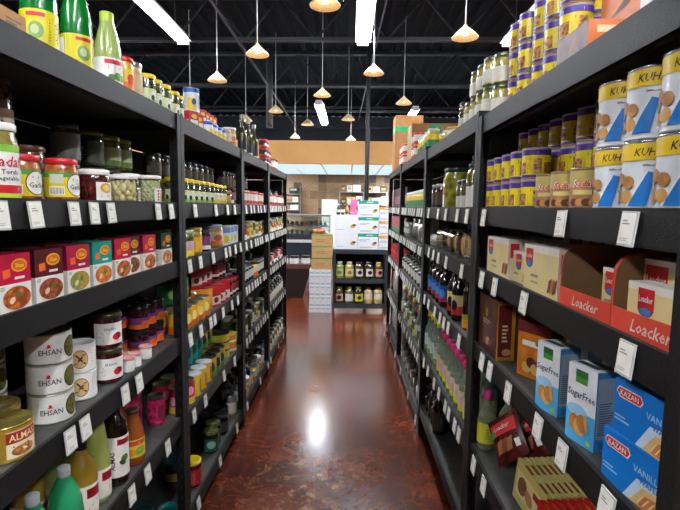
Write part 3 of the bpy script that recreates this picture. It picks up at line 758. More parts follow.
# ------- LEFT RACK, second bay
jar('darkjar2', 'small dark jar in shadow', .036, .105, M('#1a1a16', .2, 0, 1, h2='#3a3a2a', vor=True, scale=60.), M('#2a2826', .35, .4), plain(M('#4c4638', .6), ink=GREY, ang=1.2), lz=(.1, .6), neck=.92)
def bluecan_art(b, S, r, z0, z1):
    H = z1 - z0; b.rect(S, -r * 3, z0, r * 3, z1, M('#e9ecee', .4), 0, 28); b.rect(S, -r * 3, z1 - H * .17, r * 3, z1, BLUE, .0004, 28)
    b.rect(S, -r * 1.1, z0 + H * .05, r * .1, z0 + H * .6, YEL, .0006, 6); b.ell(S, -r * .2, z0 + H * .42, r * .3, H * .14, M('#2c4f9c', .5), .0008); b.rect(S, r * .4, z0 + H * .1, r * .8, z0 + H * .75, M('#9cb4cf', .5), .0006, 3)
can('bluecan', 'white tin with blue band', .04, .125, WHITE, SILVER, bluecan_art)
carton('redpack', 'small red and white pack', .06, .05, .08, M('#c9303a', .5), lambda b, S, w, h: (b.rect(S, -w * .4, h * .1, w * .4, h * .5, WHITE), b.ell(S, 0, h * .7, w * .3, h * .13, YEL)), lambda b, S, w, h: b.rect(S, -w * .4, h * .1, w * .4, h * .5, WHITE), lambda b, S, w, h: b.rect(S, -w * .4, h * .1, w * .4, h * .5, WHITE), single=True)
jar('bluelid', 'white jar with blue lid', .036, .075, M('#dfe6ec', .4), BLUE, plain(WHITE, M('#7fa8d0', .5), bot=.3, badge=YEL), lz=(.1, .7), neck=.98)
jar('tanjar2', 'pale sesame jar, white lid', .042, .125, M('#cfa872', .35, 0, .8, h2='#bd9258'), WHITE, plain(M('#e6dcc0', .5), ORANGE, bot=.2, badge=M('#c98a3a', .5)), lz=(.2, .7), neck=.95)
OILG = liquid('#5f5a14', '#3c3c10')
bottle('oil', 'olive oil bottle with dark label', squared(.03, .27, .55, .013, .72), OILG, .03, .0155, M('#9aa08a', .3, .4), plain(M('#1c1e1c', .4), M('#d9d2b0', .5), bot=.2, ink=None), .0302, (.02, .10))
jar('redblack', 'red-lidded dark spice jar', .036, .075, M('#2a1812', .3, 0, 1), RED, plain(M('#1c1c22', .5), M('#d94a2a', .5), bot=.35, badge=WHITE, ink=None), lz=(.1, .7), neck=.98)
jar('smallyel', 'jar with yellow and pink label', .033, .125, M('#6f7a24', .25, 0, 1, h2='#3e4a18', vor=True, scale=60.), M('#c9c8a8', .3, .5), plain(M('#d8b8c0', .5), YEL, bot=.4, ink=None), lz=(.04, .6))
jar('mustard', 'tall yellow pepper jar', .036, .13, M('#c98f1c', .25, 0, 1, h2='#a8a02c', vor=True, scale=50.), M('#b8ab4c', .3, .5), plain(M('#e8a01c', .5, h2='#f0c03c'), ink=None), lz=(.1, .65))
jar('purplejar', 'slim purple label jar', .029, .115, M('#2a0c20', .2, 0, 1), M('#1c161c', .3), plain(M('#8c3a7a', .5), WHITE, bot=.3, ink=None), lz=(.1, .7))
jar('bigtan', 'wide tan jar, pale blue lid', .058, .13, M('#b08a4a', .3, 0, .8, h2='#a07838'), M('#b4c4d8', .4), plain(M('#d9c49a', .5), ORANGE, bot=.25, badge=M('#b8543a', .5), ang=1.4), lz=(.15, .7), neck=.92)
carton('bluepack', 'blue and white baking packet', .07, .045, .115, M('#dfe4ec', .5), lambda b, S, w, h: (b.rect(S, -w * .45, h * .65, w * .45, h * .95, M('#7a98cc', .5)), b.ell(S, 0, h * .32, w * .3, h * .2, YEL)), lambda b, S, w, h: b.rect(S, -w * .45, h * .65, w * .45, h * .95, M('#a44a8c', .5)), single=True)
def pouch(key, desc, w, h, d, m, art=None, single=True, bulge=1., name='food_bag', cat='bag', seal=.1):
    b = MB(); nu, nv = 8, 8; P = {}
    for sgn in (-1, 1):
        for i in range(nu + 1):
            for j in range(nv + 1):
                u = -1 + 2 * i / nu; v = j / nv
                t = (max(0, 1 - abs(u) ** 3)) * (max(0, sin(pi * min(1, max(0, (v - seal * .3) / (1 - seal))))) ** .55)
                P[sgn, i, j] = b.pts([(w / 2 * u * (1 - .05 * sin(pi * v)), sgn * (d / 2 * t + .001), h * v)])[0]
        for i in range(nu):
            for j in range(nv):
                q = (P[sgn, i, j], P[sgn, i + 1, j], P[sgn, i + 1, j + 1], P[sgn, i, j + 1]); b.face(q if sgn < 0 else q[::-1], m, True)
    def S(u, v, n):
        x = 2 * u / w; t = (max(0, 1 - abs(x) ** 3)) * (max(0, sin(pi * min(1, max(0, (v / h - seal * .3) / (1 - seal))))) ** .55)
        return (u, -(d / 2 * t + .001) - n - .0012, v)
    a = MB()
    if art: art(a, S, w, h)
    if single or not a.v: merge(b, a); return proto(key, name, cat, desc, w, h, [(name, b)], d)
    return proto(key, name, cat, desc, w, h, [('wrapper', b), ('printed_front', a)], d)
pouch('greenbag', 'green snack bag', .12, .10, .06, M('#2a8a4a', .3, 0, .5), lambda b, S, w, h: b.ell(S, 0, h * .5, w * .2, h * .2, M('#8cc86a', .5), .001))
pouch('orangebag', 'orange lentil bag', .13, .12, .06, M('#e0941c', .3, 0, .5, h2='#c97a10', vor=True, scale=120.))
can('yelcan', 'orange and yellow tin', .037, .1, YEL, SILVER, plain(M('#e8b020', .4), M('#e0661c', .4), bot=.35, badge=M('#f3e08a', .5), ink=None), single=True)
carton('redlidbox', 'red and white tub', .08, .07, .11, M('#b8262c', .4), lambda b, S, w, h: (b.rect(S, -w * .5, h * .12, w * .5, h * .55, M('#e8ddd4', .5)), b.ell(S, 0, h * .35, w * .25, h * .15, DKRED), b.rect(S, -w * .5, h * .8, w * .5, h, RED)), lambda b, S, w, h: b.rect(S, -w * .5, h * .12, w * .5, h * .55, M('#3a1c1c', .5)), single=True)
jar('darkred', 'dark red paste jar', .035, .11, M('#5c1214', .25, 0, 1, h2='#2a0a0a'), DKRED, plain(M('#8e1c20', .5), WHITE, bot=.25, ink=None), neck=.95)
can('tealcan', 'teal-labelled can', .041, .11, TEAL, M('#3c4a44', .3, .6), plain(M('#12907c', .4), WHITE, ang=2.8, badge=M('#1c4a34', .5), ink=M('#0c5a4c', .5)))
def ycan_art(b, S, r, z0, z1):
    H = z1 - z0; b.rect(S, -r * 3, z0, r * 3, z1, M('#e0bf3a', .4), 0, 28); b.lines(S, -r * 1.4, z0 + H * .08, r * .3, z1 - H * .1, 9, M('#a8842a', .5), .0006); b.rect(S, r * .5, z0 + H * .1, r * 1.5, z0 + H * .8, M('#cf5a2a', .5), .0006, 6)
can('yelwhite', 'yellow can with white plastic lid', .041, .11, M('#e0bf3a', .4), M('#dfe2e4', .35), ycan_art)
def crim_art(b, S, r, z0, z1):
    H = z1 - z0; b.rect(S, -r * 3, z0, r * 3, z1, M('#c01a40', .4), 0, 28); b.rect(S, -r * 3, z0, r * 3, z0 + H * .3, M('#e6c64a', .5), .0004, 28); b.ell(S, 0, z0 + H * .6, r * .5, H * .2, M('#f3a8bc', .5), .0008); b.ell(S, -r * 1.1, z0 + H * .55, r * .4, H * .2, M('#f3a8bc', .5), .0008)
can('crimcan', 'crimson can with ring-pull top', .041, .115, CRIM, M('#6a7044', .3, .6), crim_art)
can('multican', 'green and orange bean can', .041, .11, M('#4a5a24', .4), M('#2a2c2a', .3, .6), plain(M('#d98a2a', .5, h2='#8ea03a'), M('#5f8f2e', .5), bot=.45, badge=M('#2a2a3c', .5), ink=None))
can('flattin', 'wide flat tin, silver lid', .07, .05, GOLD, M('#9a9c98', .25, .9), plain(M('#c9b43a', .4), ink=None, ang=2.8), single=True)
can('flattin2', 'wide flat tin, yellow lid', .06, .055, M('#d94a2a', .4), YEL, plain(M('#e08a2a', .4), WHITE, bot=.3, ink=None, ang=2.8), single=True)
GJL = M('#2a2c1a', .35, .3, h2='#8a9a5c', scale=60.)
def dj_art(b, S, r, z0, z1):
    H = z1 - z0; b.rect(S, -r * 1.5, z0, r * 1.5, z1, M('#1a4a3a', .5), 0, 16); b.ell(S, -r * .5, z0 + H * .55, r * .6, H * .3, M('#7fc4a8', .5), .0007); b.lines(S, -r * 1.1, z0 + H * .08, r * .6, z0 + H * .28, 2, WHITE, .0009); b.lines(S, -r * 1.1, z1 - H * .12, r * 1, z1 - H * .02, 1, M('#b4c890', .5), .0009)
jar('darkgreenjar', 'dark jar with green label', .044, .125, M('#16140e', .18, 0, 1, h2='#2c2412', scale=40.), GJL, dj_art, lz=(.1, .7), neck=.92)
jar('blackjar', 'black jar with dark lid', .044, .12, M('#131210', .18, 0, 1), M('#1d1d1e', .3, .3), plain(M('#2c3a2c', .5), ink=GREY, ang=1.), neck=.92)
def rj_art(b, S, r, z0, z1):
    H = z1 - z0; b.rect(S, -r * 1.8, z0, r * 1.8, z1, M('#b01c24', .45), 0, 18); b.rect(S, -r * 1.2, z0 + H * .12, -r * .2, z0 + H * .85, M('#c8404a', .5), .0006, 5); b.lines(S, -r * 1.1, z0 + H * .2, -r * .3, z0 + H * .8, 8, M('#f0c8c0', .5), .0009); b.lines(S, 0, z0 + H * .1, r * 1., z0 + H * .3, 1, WHITE, .0009)
jar('redjar', 'red sauce jar with yellow lid', .044, .13, M('#4a1810', .2, 0, 1), YEL, rj_art, lz=(.1, .72), neck=.95)

# ------- RIGHT RACK, nearest bay
CYEL = M('#ead21c', .35, 0, .3)
def cookie_art(b, S, r, z0, z1):
    H = z1 - z0; b.rect(S, -r * 3.1, z0, r * 3.1, z1, CYEL, 0, 36)
    b.rect(S, -r * 3.1, z1 - H * .2, r * 3.1, z1, PURPLE, .0004, 36); b.rect(S, -r * 3.1, z0, r * 3.1, z0 + H * .1, PURPLE, .0004, 36)
    for c in (-r * 2.1, 0, r * 2.1):
        b.lines(S, c - r * .7, z1 - H * .17, c + r * .7, z1 - H * .06, 1, M('#e8d8c0', .5), .0008, .9)
        b.rect(S, c - r * .95, z0 + H * .14, c - r * .2, z0 + H * .55, M('#6b3a1c', .5, h2='#c98a4a', vor=True, scale=110.), .0006, 5)
        b.rect(S, c + r * .35, z0 + H * .14, c + r * .95, z0 + H * .68, M('#7a4a22', .5, h2='#d8a868', vor=True, scale=110.), .0009, 4)
        b.lines(S, c - r * .9, z0 + H * .6, c + r * .3, z0 + H * .74, 1, M('#4a2a18', .5), .0008, .8)
        b.lines(S, c - r * .05, z0 + H * .16, c + r * .8, z0 + H * .5, 7, M('#a8921c', .5), .0007)
can('cookiecan', 'yellow and purple rolled-wafer tin', .038, .088, CYEL, M('#b7a3cf', .3, .3), cookie_art)
def sadaf_art(b, S, r, z0, z1):
    H = z1 - z0; b.rect(S, -r * 3.1, z0, r * 3.1, z1, M('#8a5a34', .45, h2='#b8885a', scale=40.), 0, 34); b.rect(S, -r * 3.1, z1 - H * .42, r * 3.1, z1, M('#b8a45c', .45), .0004, 34)
    for c in (0, r * 2.1, -r * 2.1):
        b.text(S, 'Sadaf', c, z1 - H * .33, H * .2, WHITE, .0008, r * 1.25, shear=.25); b.text(S, 'Sadaf', c + .0008, z1 - H * .335, H * .17, RED, .0012, r * 1.1, shear=.25)
        b.rect(S, c - r * .6, z0 + H * .38, c + r * .6, z0 + H * .5, M('#d8c97a', .5), .0007, 6)
        for k in range(4): b.ell(S, c - r * .5 + k * r * .35, z0 + H * .18, r * .25, H * .1, M('#c98a4a', .5) if k % 2 else BROWN, .0008 + k * .0002, 12)
can('sadafcan', 'brown can with tan band', .041, .095, BROWN, M('#a89a7a', .3, .6), sadaf_art)
KW = M('#dfe4e8', .4, 0, .2)
def k_art(b, S, r, z0, z1):
    H = z1 - z0; b.rect(S, -r * 3.1, z1 - H * .25, r * 3.1, z1, M('#e9c41c', .4), .0004, 36)
    for c in (0, r * 2.15, -r * 2.15):
        b.text(S, 'KUHNE', c, z1 - H * .13, H * .12, INK, .0008, r * 1.2, shear=.2)
        b.lines(S, c - r * .3, z1 - H * .36, c + r * .6, z1 - H * .29, 1, GREY, .0008)
        b.poly(S, [(c - r * .75, z0 + H * .06), (c - r * .1, z0 + H * .06), (c + r * .15, z0 + H * .55), (c - r * .1, z0 + H * .58)], M('#1f78c8', .4)); b.poly(S, [(c - r * .85, z0 + H * .06), (c - r * .75, z0 + H * .06), (c - r * .1, z0 + H * .58), (c - r * .15, z0 + H * .58)], WHITE, .001)
        for k, (du, dv) in enumerate(((.45, .24), (.78, .18), (.62, .36), (.9, .48), (-.85, .2), (-.8, .42))): b.ell(S, c + r * du, z0 + H * dv, r * .26, H * .1, M('#8a5426', .5, h2='#c08a4a') if k % 2 else M('#c4924e', .5), .0008 + .0002 * k, 14, .4)
can('kcan', 'tall white ribbed pickle tin', .045, .125, KW, M('#d0d4d6', .25, .8), k_art, ribs=True)
def chocbar(b, S, w, h): b.lines(S, -w * .3, h * .6, w * .3, h * .85, 1, M('#f0d0a0', .5), .0006, .8); b.poly(S, [(-w * .3, h * .1), (w * .0, h * .2), (w * .3, h * .5), (-w * .02, h * .42)], BROWN); b.ell(S, w * .25, h * .3, w * .1, h * .16, M('#f3c488', .5), .001)
carton('orangebox', 'orange chocolate bar box', .20, .12, .095, M('#d8803a', .45, h2='#c46e2a'), chocbar, chocbar, chocbar)
carton('purplebox', 'brown and orange wedge box', .15, .09, .07, M('#d06a2c', .45), lambda b, S, w, h: (b.rect(S, -w / 2, 0, w / 2, h, M('#5c4048', .5, h2='#7a5a50')), b.poly(S, [(-w * .2, h * .1), (w * .1, h * .9), (w * .3, h * .1)], M('#8a6a5a', .5))), None, chocbar)
carton('whitebox', 'plain white carton', .16, .12, .11, WHITE, lambda b, S, w, h: b.lines(S, -w * .4, h * .1, w * .4, h * .4, 3, LGREY))
LO = M('#ecd9a0', .45, h2='#e6ce8c', scale=12.); LOW = M('#ece6da', .45)
def loacker(b, S, w, h, part=None):
    b.rect(S, -w * .5, 0, w * .5, h, LO, .0003); b.rect(S, -w * .5, h * .86, w * .5, h, LOW, .0005)
    for c, wf in ((-w * .34, True),):
        b.poly(S, [(c - h * .16, h * .62), (c + h * .20, h * .62), (c + h * .20, h * .92), (c - h * .16, h * .92)], RED, .0008)
        b.ell(S, c + h * .02, h * .62, h * .17, h * .11, M('#2a6a4a', .5), .0007, 16); b.ell(S, c + h * .02, h * .60, h * .13, h * .07, M('#3a7ac0', .5), .0009, 14)
        b.text(S, 'Loacker', c + h * .02, h * .77, h * .10, WHITE, .0012, h * .31)
    for k, du in enumerate((.30, .37, .44)):
        if k < 3: b.poly(S, [(w * du - h * .09, h * .1), (w * du + h * .05, h * .16), (w * du + h * .1, h * .42), (w * du - h * .03, h * .36)], M('#b8844a', .5) if k % 2 else M('#8a4a24', .5), .001 + k * .0003)
    b.lines(S, -w * .26, h * .33, w * .04, h * .40, 1, M('#9a8a5a', .5), .0008, .8); b.lines(S, -w * .25, h * .18, w * .02, h * .28, 1, M('#b8a878', .5), .0008)
def loside(b, S, d, h): b.rect(S, -d / 2, 0, d / 2, h, M('#dcd3c0', .45), .0003); b.rect(S, -d * .35, h * .55, d * .35, h * .9, RED, .0006)
carton('loacker', 'cream wafer box, red badge', .20, .04, .128, LOW, loacker, loside, loside, lambda b, S, w, d: b.rect(S, -w * .48, d * .1, w * .48, d * .9, M('#e4ddd0', .45), .0004), name='wafer_box')
def loacker_s(b, S, w, h):
    b.rect(S, -w * .5, 0, w * .5, h, LO, .0003); b.rect(S, -w * .5, h * .86, w * .5, h, LOW, .0005); c = -w * .18
    b.rect(S, c - h * .2, h * .52, c + h * .24, h * .92, RED, .0008); b.ell(S, c + h * .02, h * .52, h * .2, h * .11, M('#2a6a4a', .5), .0007, 16); b.ell(S, c + h * .02, h * .5, h * .15, h * .07, M('#3a7ac0', .5), .0009, 14); b.text(S, 'Loacker', c + h * .02, h * .73, h * .12, WHITE, .0012, h * .38)
    for k in range(4): b.poly(S, [(w * (.1 + .1 * k) - h * .1, h * .06), (w * (.1 + .1 * k) + h * .08, h * .12), (w * (.1 + .1 * k) + h * .12, h * .4), (w * (.1 + .1 * k) - h * .05, h * .32)], M('#b8844a', .5) if k % 2 else M('#d8a868', .5), .001 + k * .0003)
    b.lines(S, -w * .4, h * .2, -w * .05, h * .36, 1, M('#a8986a', .5), .0008)
carton('loackershort', 'short cream wafer box in tray', .15, .04, .095, LOW, loacker_s, loside, loside, None, name='wafer_box')
carton('loackershort2', 'small cream wafer box inside tray', .09, .05, .098, LOW, loacker_s, loside, loside, None, name='wafer_box')
carton('loackertall', 'upright cream wafer box in tray', .10, .045, .132, LOW, loacker_s, loside, loside, None, name='wafer_box')
# red display trays with a brown inside
TRED = M('#e2503a', .45, h2='#da4632', scale=8.); TBR = M('#8a6844', .8, h2='#80603a', scale=10.)
def tray(key, w, d, hb, hf):
    b = MB(); t = .003
    b.box(-w / 2, w / 2, -d / 2, d / 2, 0, t, TBR)
    b.box(-w / 2, w / 2, -d / 2, -d / 2 + t, t, hf, TRED)
    b.box(-w / 2, w / 2, d / 2 - t, d / 2, t, hb, TBR)
    walls = []
    for s in (-1, 1):
        sides = MB()
        x = s * (w / 2 - t / 2)
        out = [(-d / 2, hf), (-d / 2 + .002, hb - .04)] + [(-d / 2 + .04 - .038 * cos(pi / 2 * k / 6), hb - .04 + .04 * sin(pi / 2 * k / 6)) for k in range(1, 7)] + [(d / 2, hb), (d / 2, t), (-d / 2, t)]
        a = sides.pts([(x - t / 2, y, z) for y, z in out]); c = sides.pts([(x + t / 2, y, z) for y, z in out])
        sides.face(a, TBR if s > 0 else TRED); sides.face(c[::-1], TRED if s > 0 else TBR)
        for k in range(len(out)): k2 = (k + 1) % len(out); sides.face((a[k], c[k], c[k2], a[k2]), TRED)
        walls.append(('side_wall', sides))
    lab = MB(); S = lambda u, v, n: (u, -d / 2 - n, v)
    lab.text(S, 'Loacker', w * .05, hf * .52, hf * .5, M('#f6d8c8', .5), .0008, w * .5, shear=.25)
    proto(key, 'display_tray', 'tray', 'red card display tray', w, hb, [('tray_base', b)] + walls + [('front_lettering', lab)], d)
tray('tray', .205, .19, .142, .045)
GOLDL = M('#c8962a', .35, .4)
def choc_front(b, S, w, h):
    b.rect(S, -w / 2, 0, w / 2, h, M('#3c1c18', .35, h2='#54281c'), .0003); b.ell(S, -w * .05, h * .72, w * .07, h * .08, GOLDL, .0007); b.lines(S, -w * .25, h * .5, w * .2, h * .6, 2, M('#cfb48a', .5), .0008)
    for k in range(3): b.ell(S, -w * .1 + k * w * .14, h * .22, w * .1, h * .07, M('#c09468', .5) if k % 2 else M('#7a4a2a', .5), .0008 + k * .0002, 14, .5)
def choc_side(b, S, d, h):
    b.rect(S, -d / 2, 0, d / 2, h, GOLDL, .0002); b.rect(S, -d * .42, h * .06, d * .3, h * .94, M('#5c1a1c', .35), .0005); b.lines(S, -d * .22, h * .3, d * .1, h * .62, 5, M('#e8d4b0', .5), .0009); b.ell(S, d * .05, h * .14, d * .25, h * .06, M('#c08a5a', .5), .0009, 12)
carton('chocbox', 'dark brown and gold biscuit box', .19, .062, .20, M('#3c1c18', .35), choc_front, choc_side, choc_side, lambda b, S, w, d: b.rect(S, -w * .45, d * .1, w * .45, d * .9, M('#5c2a20', .4), .0004), name='biscuit_box')
def org_front(b, S, w, h):
    b.rect(S, -w / 2, 0, w / 2, h, M('#d8862a', .4, h2='#b8641c'), .0003); b.rect(S, -w / 2, h * .8, w / 2, h, M('#6c1f20', .4), .0005)
    b.lines(S, -w * .36, h * .56, w * .4, h * .68, 1, WHITE, .001, .8); b.ell(S, w * .1, h * .66, w * .06, h * .06, M('#6a9a3c', .5), .0012, 8)
    for k in range(4): b.ell(S, -w * .2 + k * w * .14, h * (.18 + .1 * (k % 2)), w * .15, h * .1, M('#5a2e16', .5) if k % 2 else M('#e0b060', .5), .0008 + k * .0002, 14)
carton('hazelbox', 'orange and maroon cookie box', .12, .05, .17, M('#7a2a20', .4), org_front, org_front, org_front, name='biscuit_box')
SUG = M('#eef2f4', .4)
def sugar_front(b, S, w, h):
    b.rect(S, -w / 2, 0, w / 2, h, SUG, .0003); b.rect(S, -w / 2, 0, w / 2, h * .42, M('#3fa4dc', .4, h2='#6cc0e8', scale=9.), .0005); b.ell(S, -w * .12, h * .42, w * .36, h * .08, M('#9fd4ee', .4), .0006, 20)
    b.rect(S, -w * .22, h * .78, w * .2, h * .93, M('#4e9a3a', .4), .0006); b.rect(S, -w * .22, h * .86, w * .2, h * .95, M('#2c6a34', .4), .0008)
    b.text(S, 'SugarFree', 0, h * .62, h * .125, M('#16316c', .4), .0009, w * .95, shear=.1)
    for k, (du, dv) in enumerate(((-.18, .25), (.0, .22), (.1, .28), (.22, .3))): b.ell(S, w * du, h * dv, w * .2 if k < 3 else w * .06, h * .115, (M('#c98a4a', .5, h2='#a86a30'), M('#e0a864', .5))[k % 2], .001 + k * .0003, 18, .2)
    b.ell(S, w * .32, h * .07, w * .08, h * .035, M('#b8cf3a', .5), .0012, 12)
def sugar_side(b, S, d, h):
    b.rect(S, -d / 2, 0, d / 2, h, M('#4aa2d6', .4), .0003); b.rect(S, -d * .44, h * .16, d * .44, h * .92, M('#a9bccb', .45), .0005); b.lines(S, -d * .36, h * .2, d * .36, h * .62, 14, M('#5c6a7a', .5), .0008); b.rect(S, -d * .3, h * .03, d * .3, h * .13, M('#2a86c4', .4), .0007)
def sugar_top(b, S, w, d): b.rect(S, -w / 2, 0, w / 2, d, M('#cfd8de', .4), .0003); b.rect(S, -w * .45, d * .2, w * .3, d * .55, M('#23402c', .4), .0006)
carton('sugarfree', 'white and blue cookie box', .082, .056, .172, SUG, sugar_front, sugar_side, sugar_side, sugar_top, name='cookie_box', flap=True)
WB = M('#1482dc', .3, 0, .4, h2='#1070c4', scale=6.)
def wafer_front(b, S0, w, h):
    S = lambda u, v, n: S0(max(-w / 2, u - w * .05), v, n)
    b.poly(S, [(-w * .1, 0), (w * .08, h * .46), (w * .5, h * .56), (w * .5, 0)], M('#cfe6f4', .4), .0006); b.poly(S, [(0, 0), (w * .16, h * .36), (w * .5, h * .44), (w * .5, 0)], M('#e8c88a', .45, h2='#d8b06a'), .0009)
    b.poly(S, [(w * .12, h * .02), (w * .42, h * .02), (w * .5, h * .2), (w * .5, h * .34), (w * .2, h * .26)], M('#d8884a', .45, h2='#c8742c'), .0012)
    for k in range(5): b.poly(S, [(w * (.1 + .07 * k), h * .05), (w * (.12 + .07 * k), h * .05), (w * (.2 + .07 * k), h * .24), (w * (.18 + .07 * k), h * .24)], M('#f0dca8', .45), .0015)
    b.poly(S, [(-w * .42, h * .78), (-w * .36, h * .68), (-w * .06, h * .68), (-w * .02, h * .78), (-w * .06, h * .88), (-w * .38, h * .88)], WHITE, .0008); b.poly(S, [(-w * .405, h * .78), (-w * .35, h * .70), (-w * .07, h * .70), (-w * .035, h * .78), (-w * .07, h * .86), (-w * .37, h * .86)], RED, .0011)
    b.text(S, 'KAZAN', -w * .22, h * .78, h * .10, WHITE, .0014, w * .27)
    b.text(S, 'VANILLA', w * .22, h * .62, h * .12, M('#a8d8f6', .4), .0009, w * .44); b.text(S, 'WAFERS', w * .27, h * .47, h * .1, M('#1c5cae', .4), .0016, w * .32)
    b.lines(S, -w * .42, h * .22, -w * .16, h * .36, 2, M('#9fd0f0', .4), .0009)
carton('wafer', 'large blue wafer pack', .17, .07, .100, WB, wafer_front, None, lambda b, S, d, h: b.lines(S, -d * .4, h * .2, d * .4, h * .8, 5, M('#6fb8ea', .4)), name='wafer_pack', cat='wafer pack')
def pk(c1, c2, txtc):
    def art(b, S, w, h):
        b.rect(S, -w * .44, h * .2, w * .44, h * .8, c2, .0003, 6); b.ell(S, -w * .22, h * .5, w * .16, h * .22, M('#7a4a2a', .5, h2='#5a3018'), .0012, 12, .5); b.ell(S, w * .02, h * .42, w * .13, h * .16, M('#a8703c', .5), .0016, 12, -.3); b.lines(S, w * .12, h * .55, w * .4, h * .75, 1, txtc, .001, .8)
    return art
MRN = M('#5c1a16', .25, 0, .7, h2='#3c100e', scale=14.)
def brown_art(b, S, w, h):
    b.rect(S, -w * .4, h * .55, w * .4, h * .85, RED, .001, 8); b.text(S, 'Loacker', 0, h * .72, h * .12, WHITE, .0018, w * .5); b.ell(S, -w * .3, h * .62, w * .1, h * .09, M('#3f8a5a', .5), .0022, 12)
    for k in range(3): b.poly(S, [(-w * .32 + k * w * .16, h * .18), (-w * .15 + k * w * .16, h * .2), (-w * .05 + k * w * .16, h * .46), (-w * .22 + k * w * .16, h * .42)], (M('#a86a44', .5), M('#7c452a', .5))[k % 2], .001 + k * .0004)
    b.rect(S, w * .28, h * .2, w * .4, h * .36, WHITE, .0016, 2)
pouch('brownbag', 'shiny brown wafer bag', .15, .16, .042, MRN, brown_art, single=False, name='wafer_bag')
carton('olivepack', 'slim olive wafer packet', .21, .014, .125, M('#b9a95a', .35, 0, .4), pk(None, M('#cfc486', .4), M('#8a1c22', .4)), None, None, lambda b, S, w, d: (b.rect(S, -w * .5, 0, w * .5, d, M('#c9bc74', .4), .0003), b.rect(S, -w * .28, d * .1, -w * .02, d * .9, M('#7a3a2a', .45), .0005), b.rect(S, w * .18, d * .2, w * .42, d * .8, M('#5e1c1c', .45), .0005)), name='wafer_packet', cat='packet')
carton('redpacket', 'slim red wafer packet', .18, .016, .125, M('#b8141c', .3, 0, .5), pk(None, M('#c81c24', .35), WHITE), None, None, lambda b, S, w, d: (b.rect(S, -w * .5, 0, w * .5, d, M('#c41a20', .35), .0003), b.lines(S, -w * .4, d * .1, w * .2, d * .9, 1, GOLDL, .0006)), name='wafer_packet', cat='packet')
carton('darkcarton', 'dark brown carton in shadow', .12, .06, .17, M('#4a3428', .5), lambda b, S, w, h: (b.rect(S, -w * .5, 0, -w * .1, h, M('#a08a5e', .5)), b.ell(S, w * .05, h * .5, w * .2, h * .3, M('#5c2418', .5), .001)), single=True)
# ------- RIGHT RACK, second bay
jar('bigpickle', 'big pickle jar, dark green lid', .075, .21, M('#6a6a18', .2, 0, 1, h2='#b0ac3c', vor=True, scale=24.), M('#1f3a30', .35, .3), plain(RED, WHITE, bot=.6, ang=.5, ink=None), lz=(.05, .55), neck=.9, lidh=.022)
jar('tallolive', 'tall olive jar, green lid', .034, .19, M('#7a7420', .2, 0, 1, h2='#4c4a12', vor=True, scale=50.), M('#2a4a34', .35, .3), plain(M('#e6e4da', .5), ink=LGREY, ang=2.), lz=(.05, .5), neck=.7)
jar('medjar', 'clear jar of dark pickles', .035, .13, M('#3a3420', .2, 0, 1, h2='#6a5c30', vor=True, scale=60.), M('#3a3a38', .35, .4), plain(M('#d0ccc0', .5), ink=GREY), lz=(.06, .45), neck=.85)
jar('brownjar', 'brown jar with tan lid', .036, .14, M('#3c2a1c', .2, 0, 1), M('#b8b2a4', .35, .3), plain(M('#4c3a2c', .5), ink=None), neck=.9)
jar('oliveclear', 'olive jar with white label', .042, .105, M('#7c7430', .2, 0, 1, h2='#c4b268', vor=True, scale=40.), M('#6a705a', .3, .6), plain(M('#e0dcc8', .5), ink=LGREY, ang=2.4), lz=(.06, .55), neck=.85)
jar('creamtub', 'small cream tub, yellow lid', .04, .06, CREAM, M('#d8b04a', .4), plain(M('#e8dcc8', .5), M('#c8604a', .5), bot=.3, ink=None), lz=(.1, .7), neck=1., lidh=.012, single=True, name='food_tub', cat='tub')
def cookies(b_key, desc, n, r, t, m):
    b = MB()
    for i in range(n):
        x = (i - (n - 1) / 2) * t
        b.blob((x, 0, r * 1.05), t * .62, r, r, m, 14, 8)
    proto(b_key, 'biscuit_roll', 'biscuits', desc, n * t + t * .4, 2 * r, [('biscuits', b, None, None, 'stuff'), ('clear_wrapper', MB().tube((-n * t / 2 - .02, 0, r * 1.05), (n * t / 2 + .02, 0, r * 1.05), r * 1.04, glass('#f4f0e8', .98, .01), 14))], 2.1 * r)
cookies('ricecake', 'clear-wrapped roll of tan biscuits', 6, .058, .026, M('#b8946a', .7, h2='#d8bc90', scale=60., bump=.6))
pouch('whitebag', 'white paper snack bag', .13, .07, .06, M('#d8d2c2', .5), lambda b, S, w, h: b.lines(S, -w * .3, h * .3, w * .3, h * .6, 2, TAN, .001))
jar('glassjar', 'empty-looking clear glass jar', .045, .13, M('#70756f', .12, 0, 1, h2='#9aa09a', scale=14.), M('#9a9c9a', .3, .8), plain(M('#b8b8b0', .5), ang=.8, ink=None), lz=(.3, .6), neck=.9)
def redcap(key, desc, body, lab, capc, h=.24):
    bottle(key, desc, squared(.033, h, .58, .0125, .78), body, .03, .0155, capc, lab, .0332, (.03, h * .5))
redcap('bluelabel', 'dark bottle, blue label, red cap', M('#140c0c', .15, 0, 1), plain(M('#1c58b0', .45), M('#b8263a', .5), bot=.22, badge=M('#5c9ae0', .5), ink=None), M('#8e1c28', .4))
redcap('soysauce', 'black sauce bottle, cream-red label', M('#100a08', .15, 0, 1), plain(M('#d8c080', .5), M('#a82424', .5), bot=.45, badge=BLACK, ink=None), BLACK, .25)
bottle('slimdark', 'slim black bottle, tan cap', squared(.022, .24, .68, .012, .8), M('#100c0c', .15, 0, 1), .03, .014, M('#c8a85c', .4), plain(M('#e0982a', .5), M('#8ab03a', .5), top=.35, ink=None), .0222, (.01, .07))
SPR = clearfill('#aebca6')
redcap('yellowcap', 'clear bottle with yellow cap', SPR, plain(M('#cfd4d0', .5), M('#7a9a5a', .5), bot=.3, ink=GREY), M('#d8c41c', .4), .26)
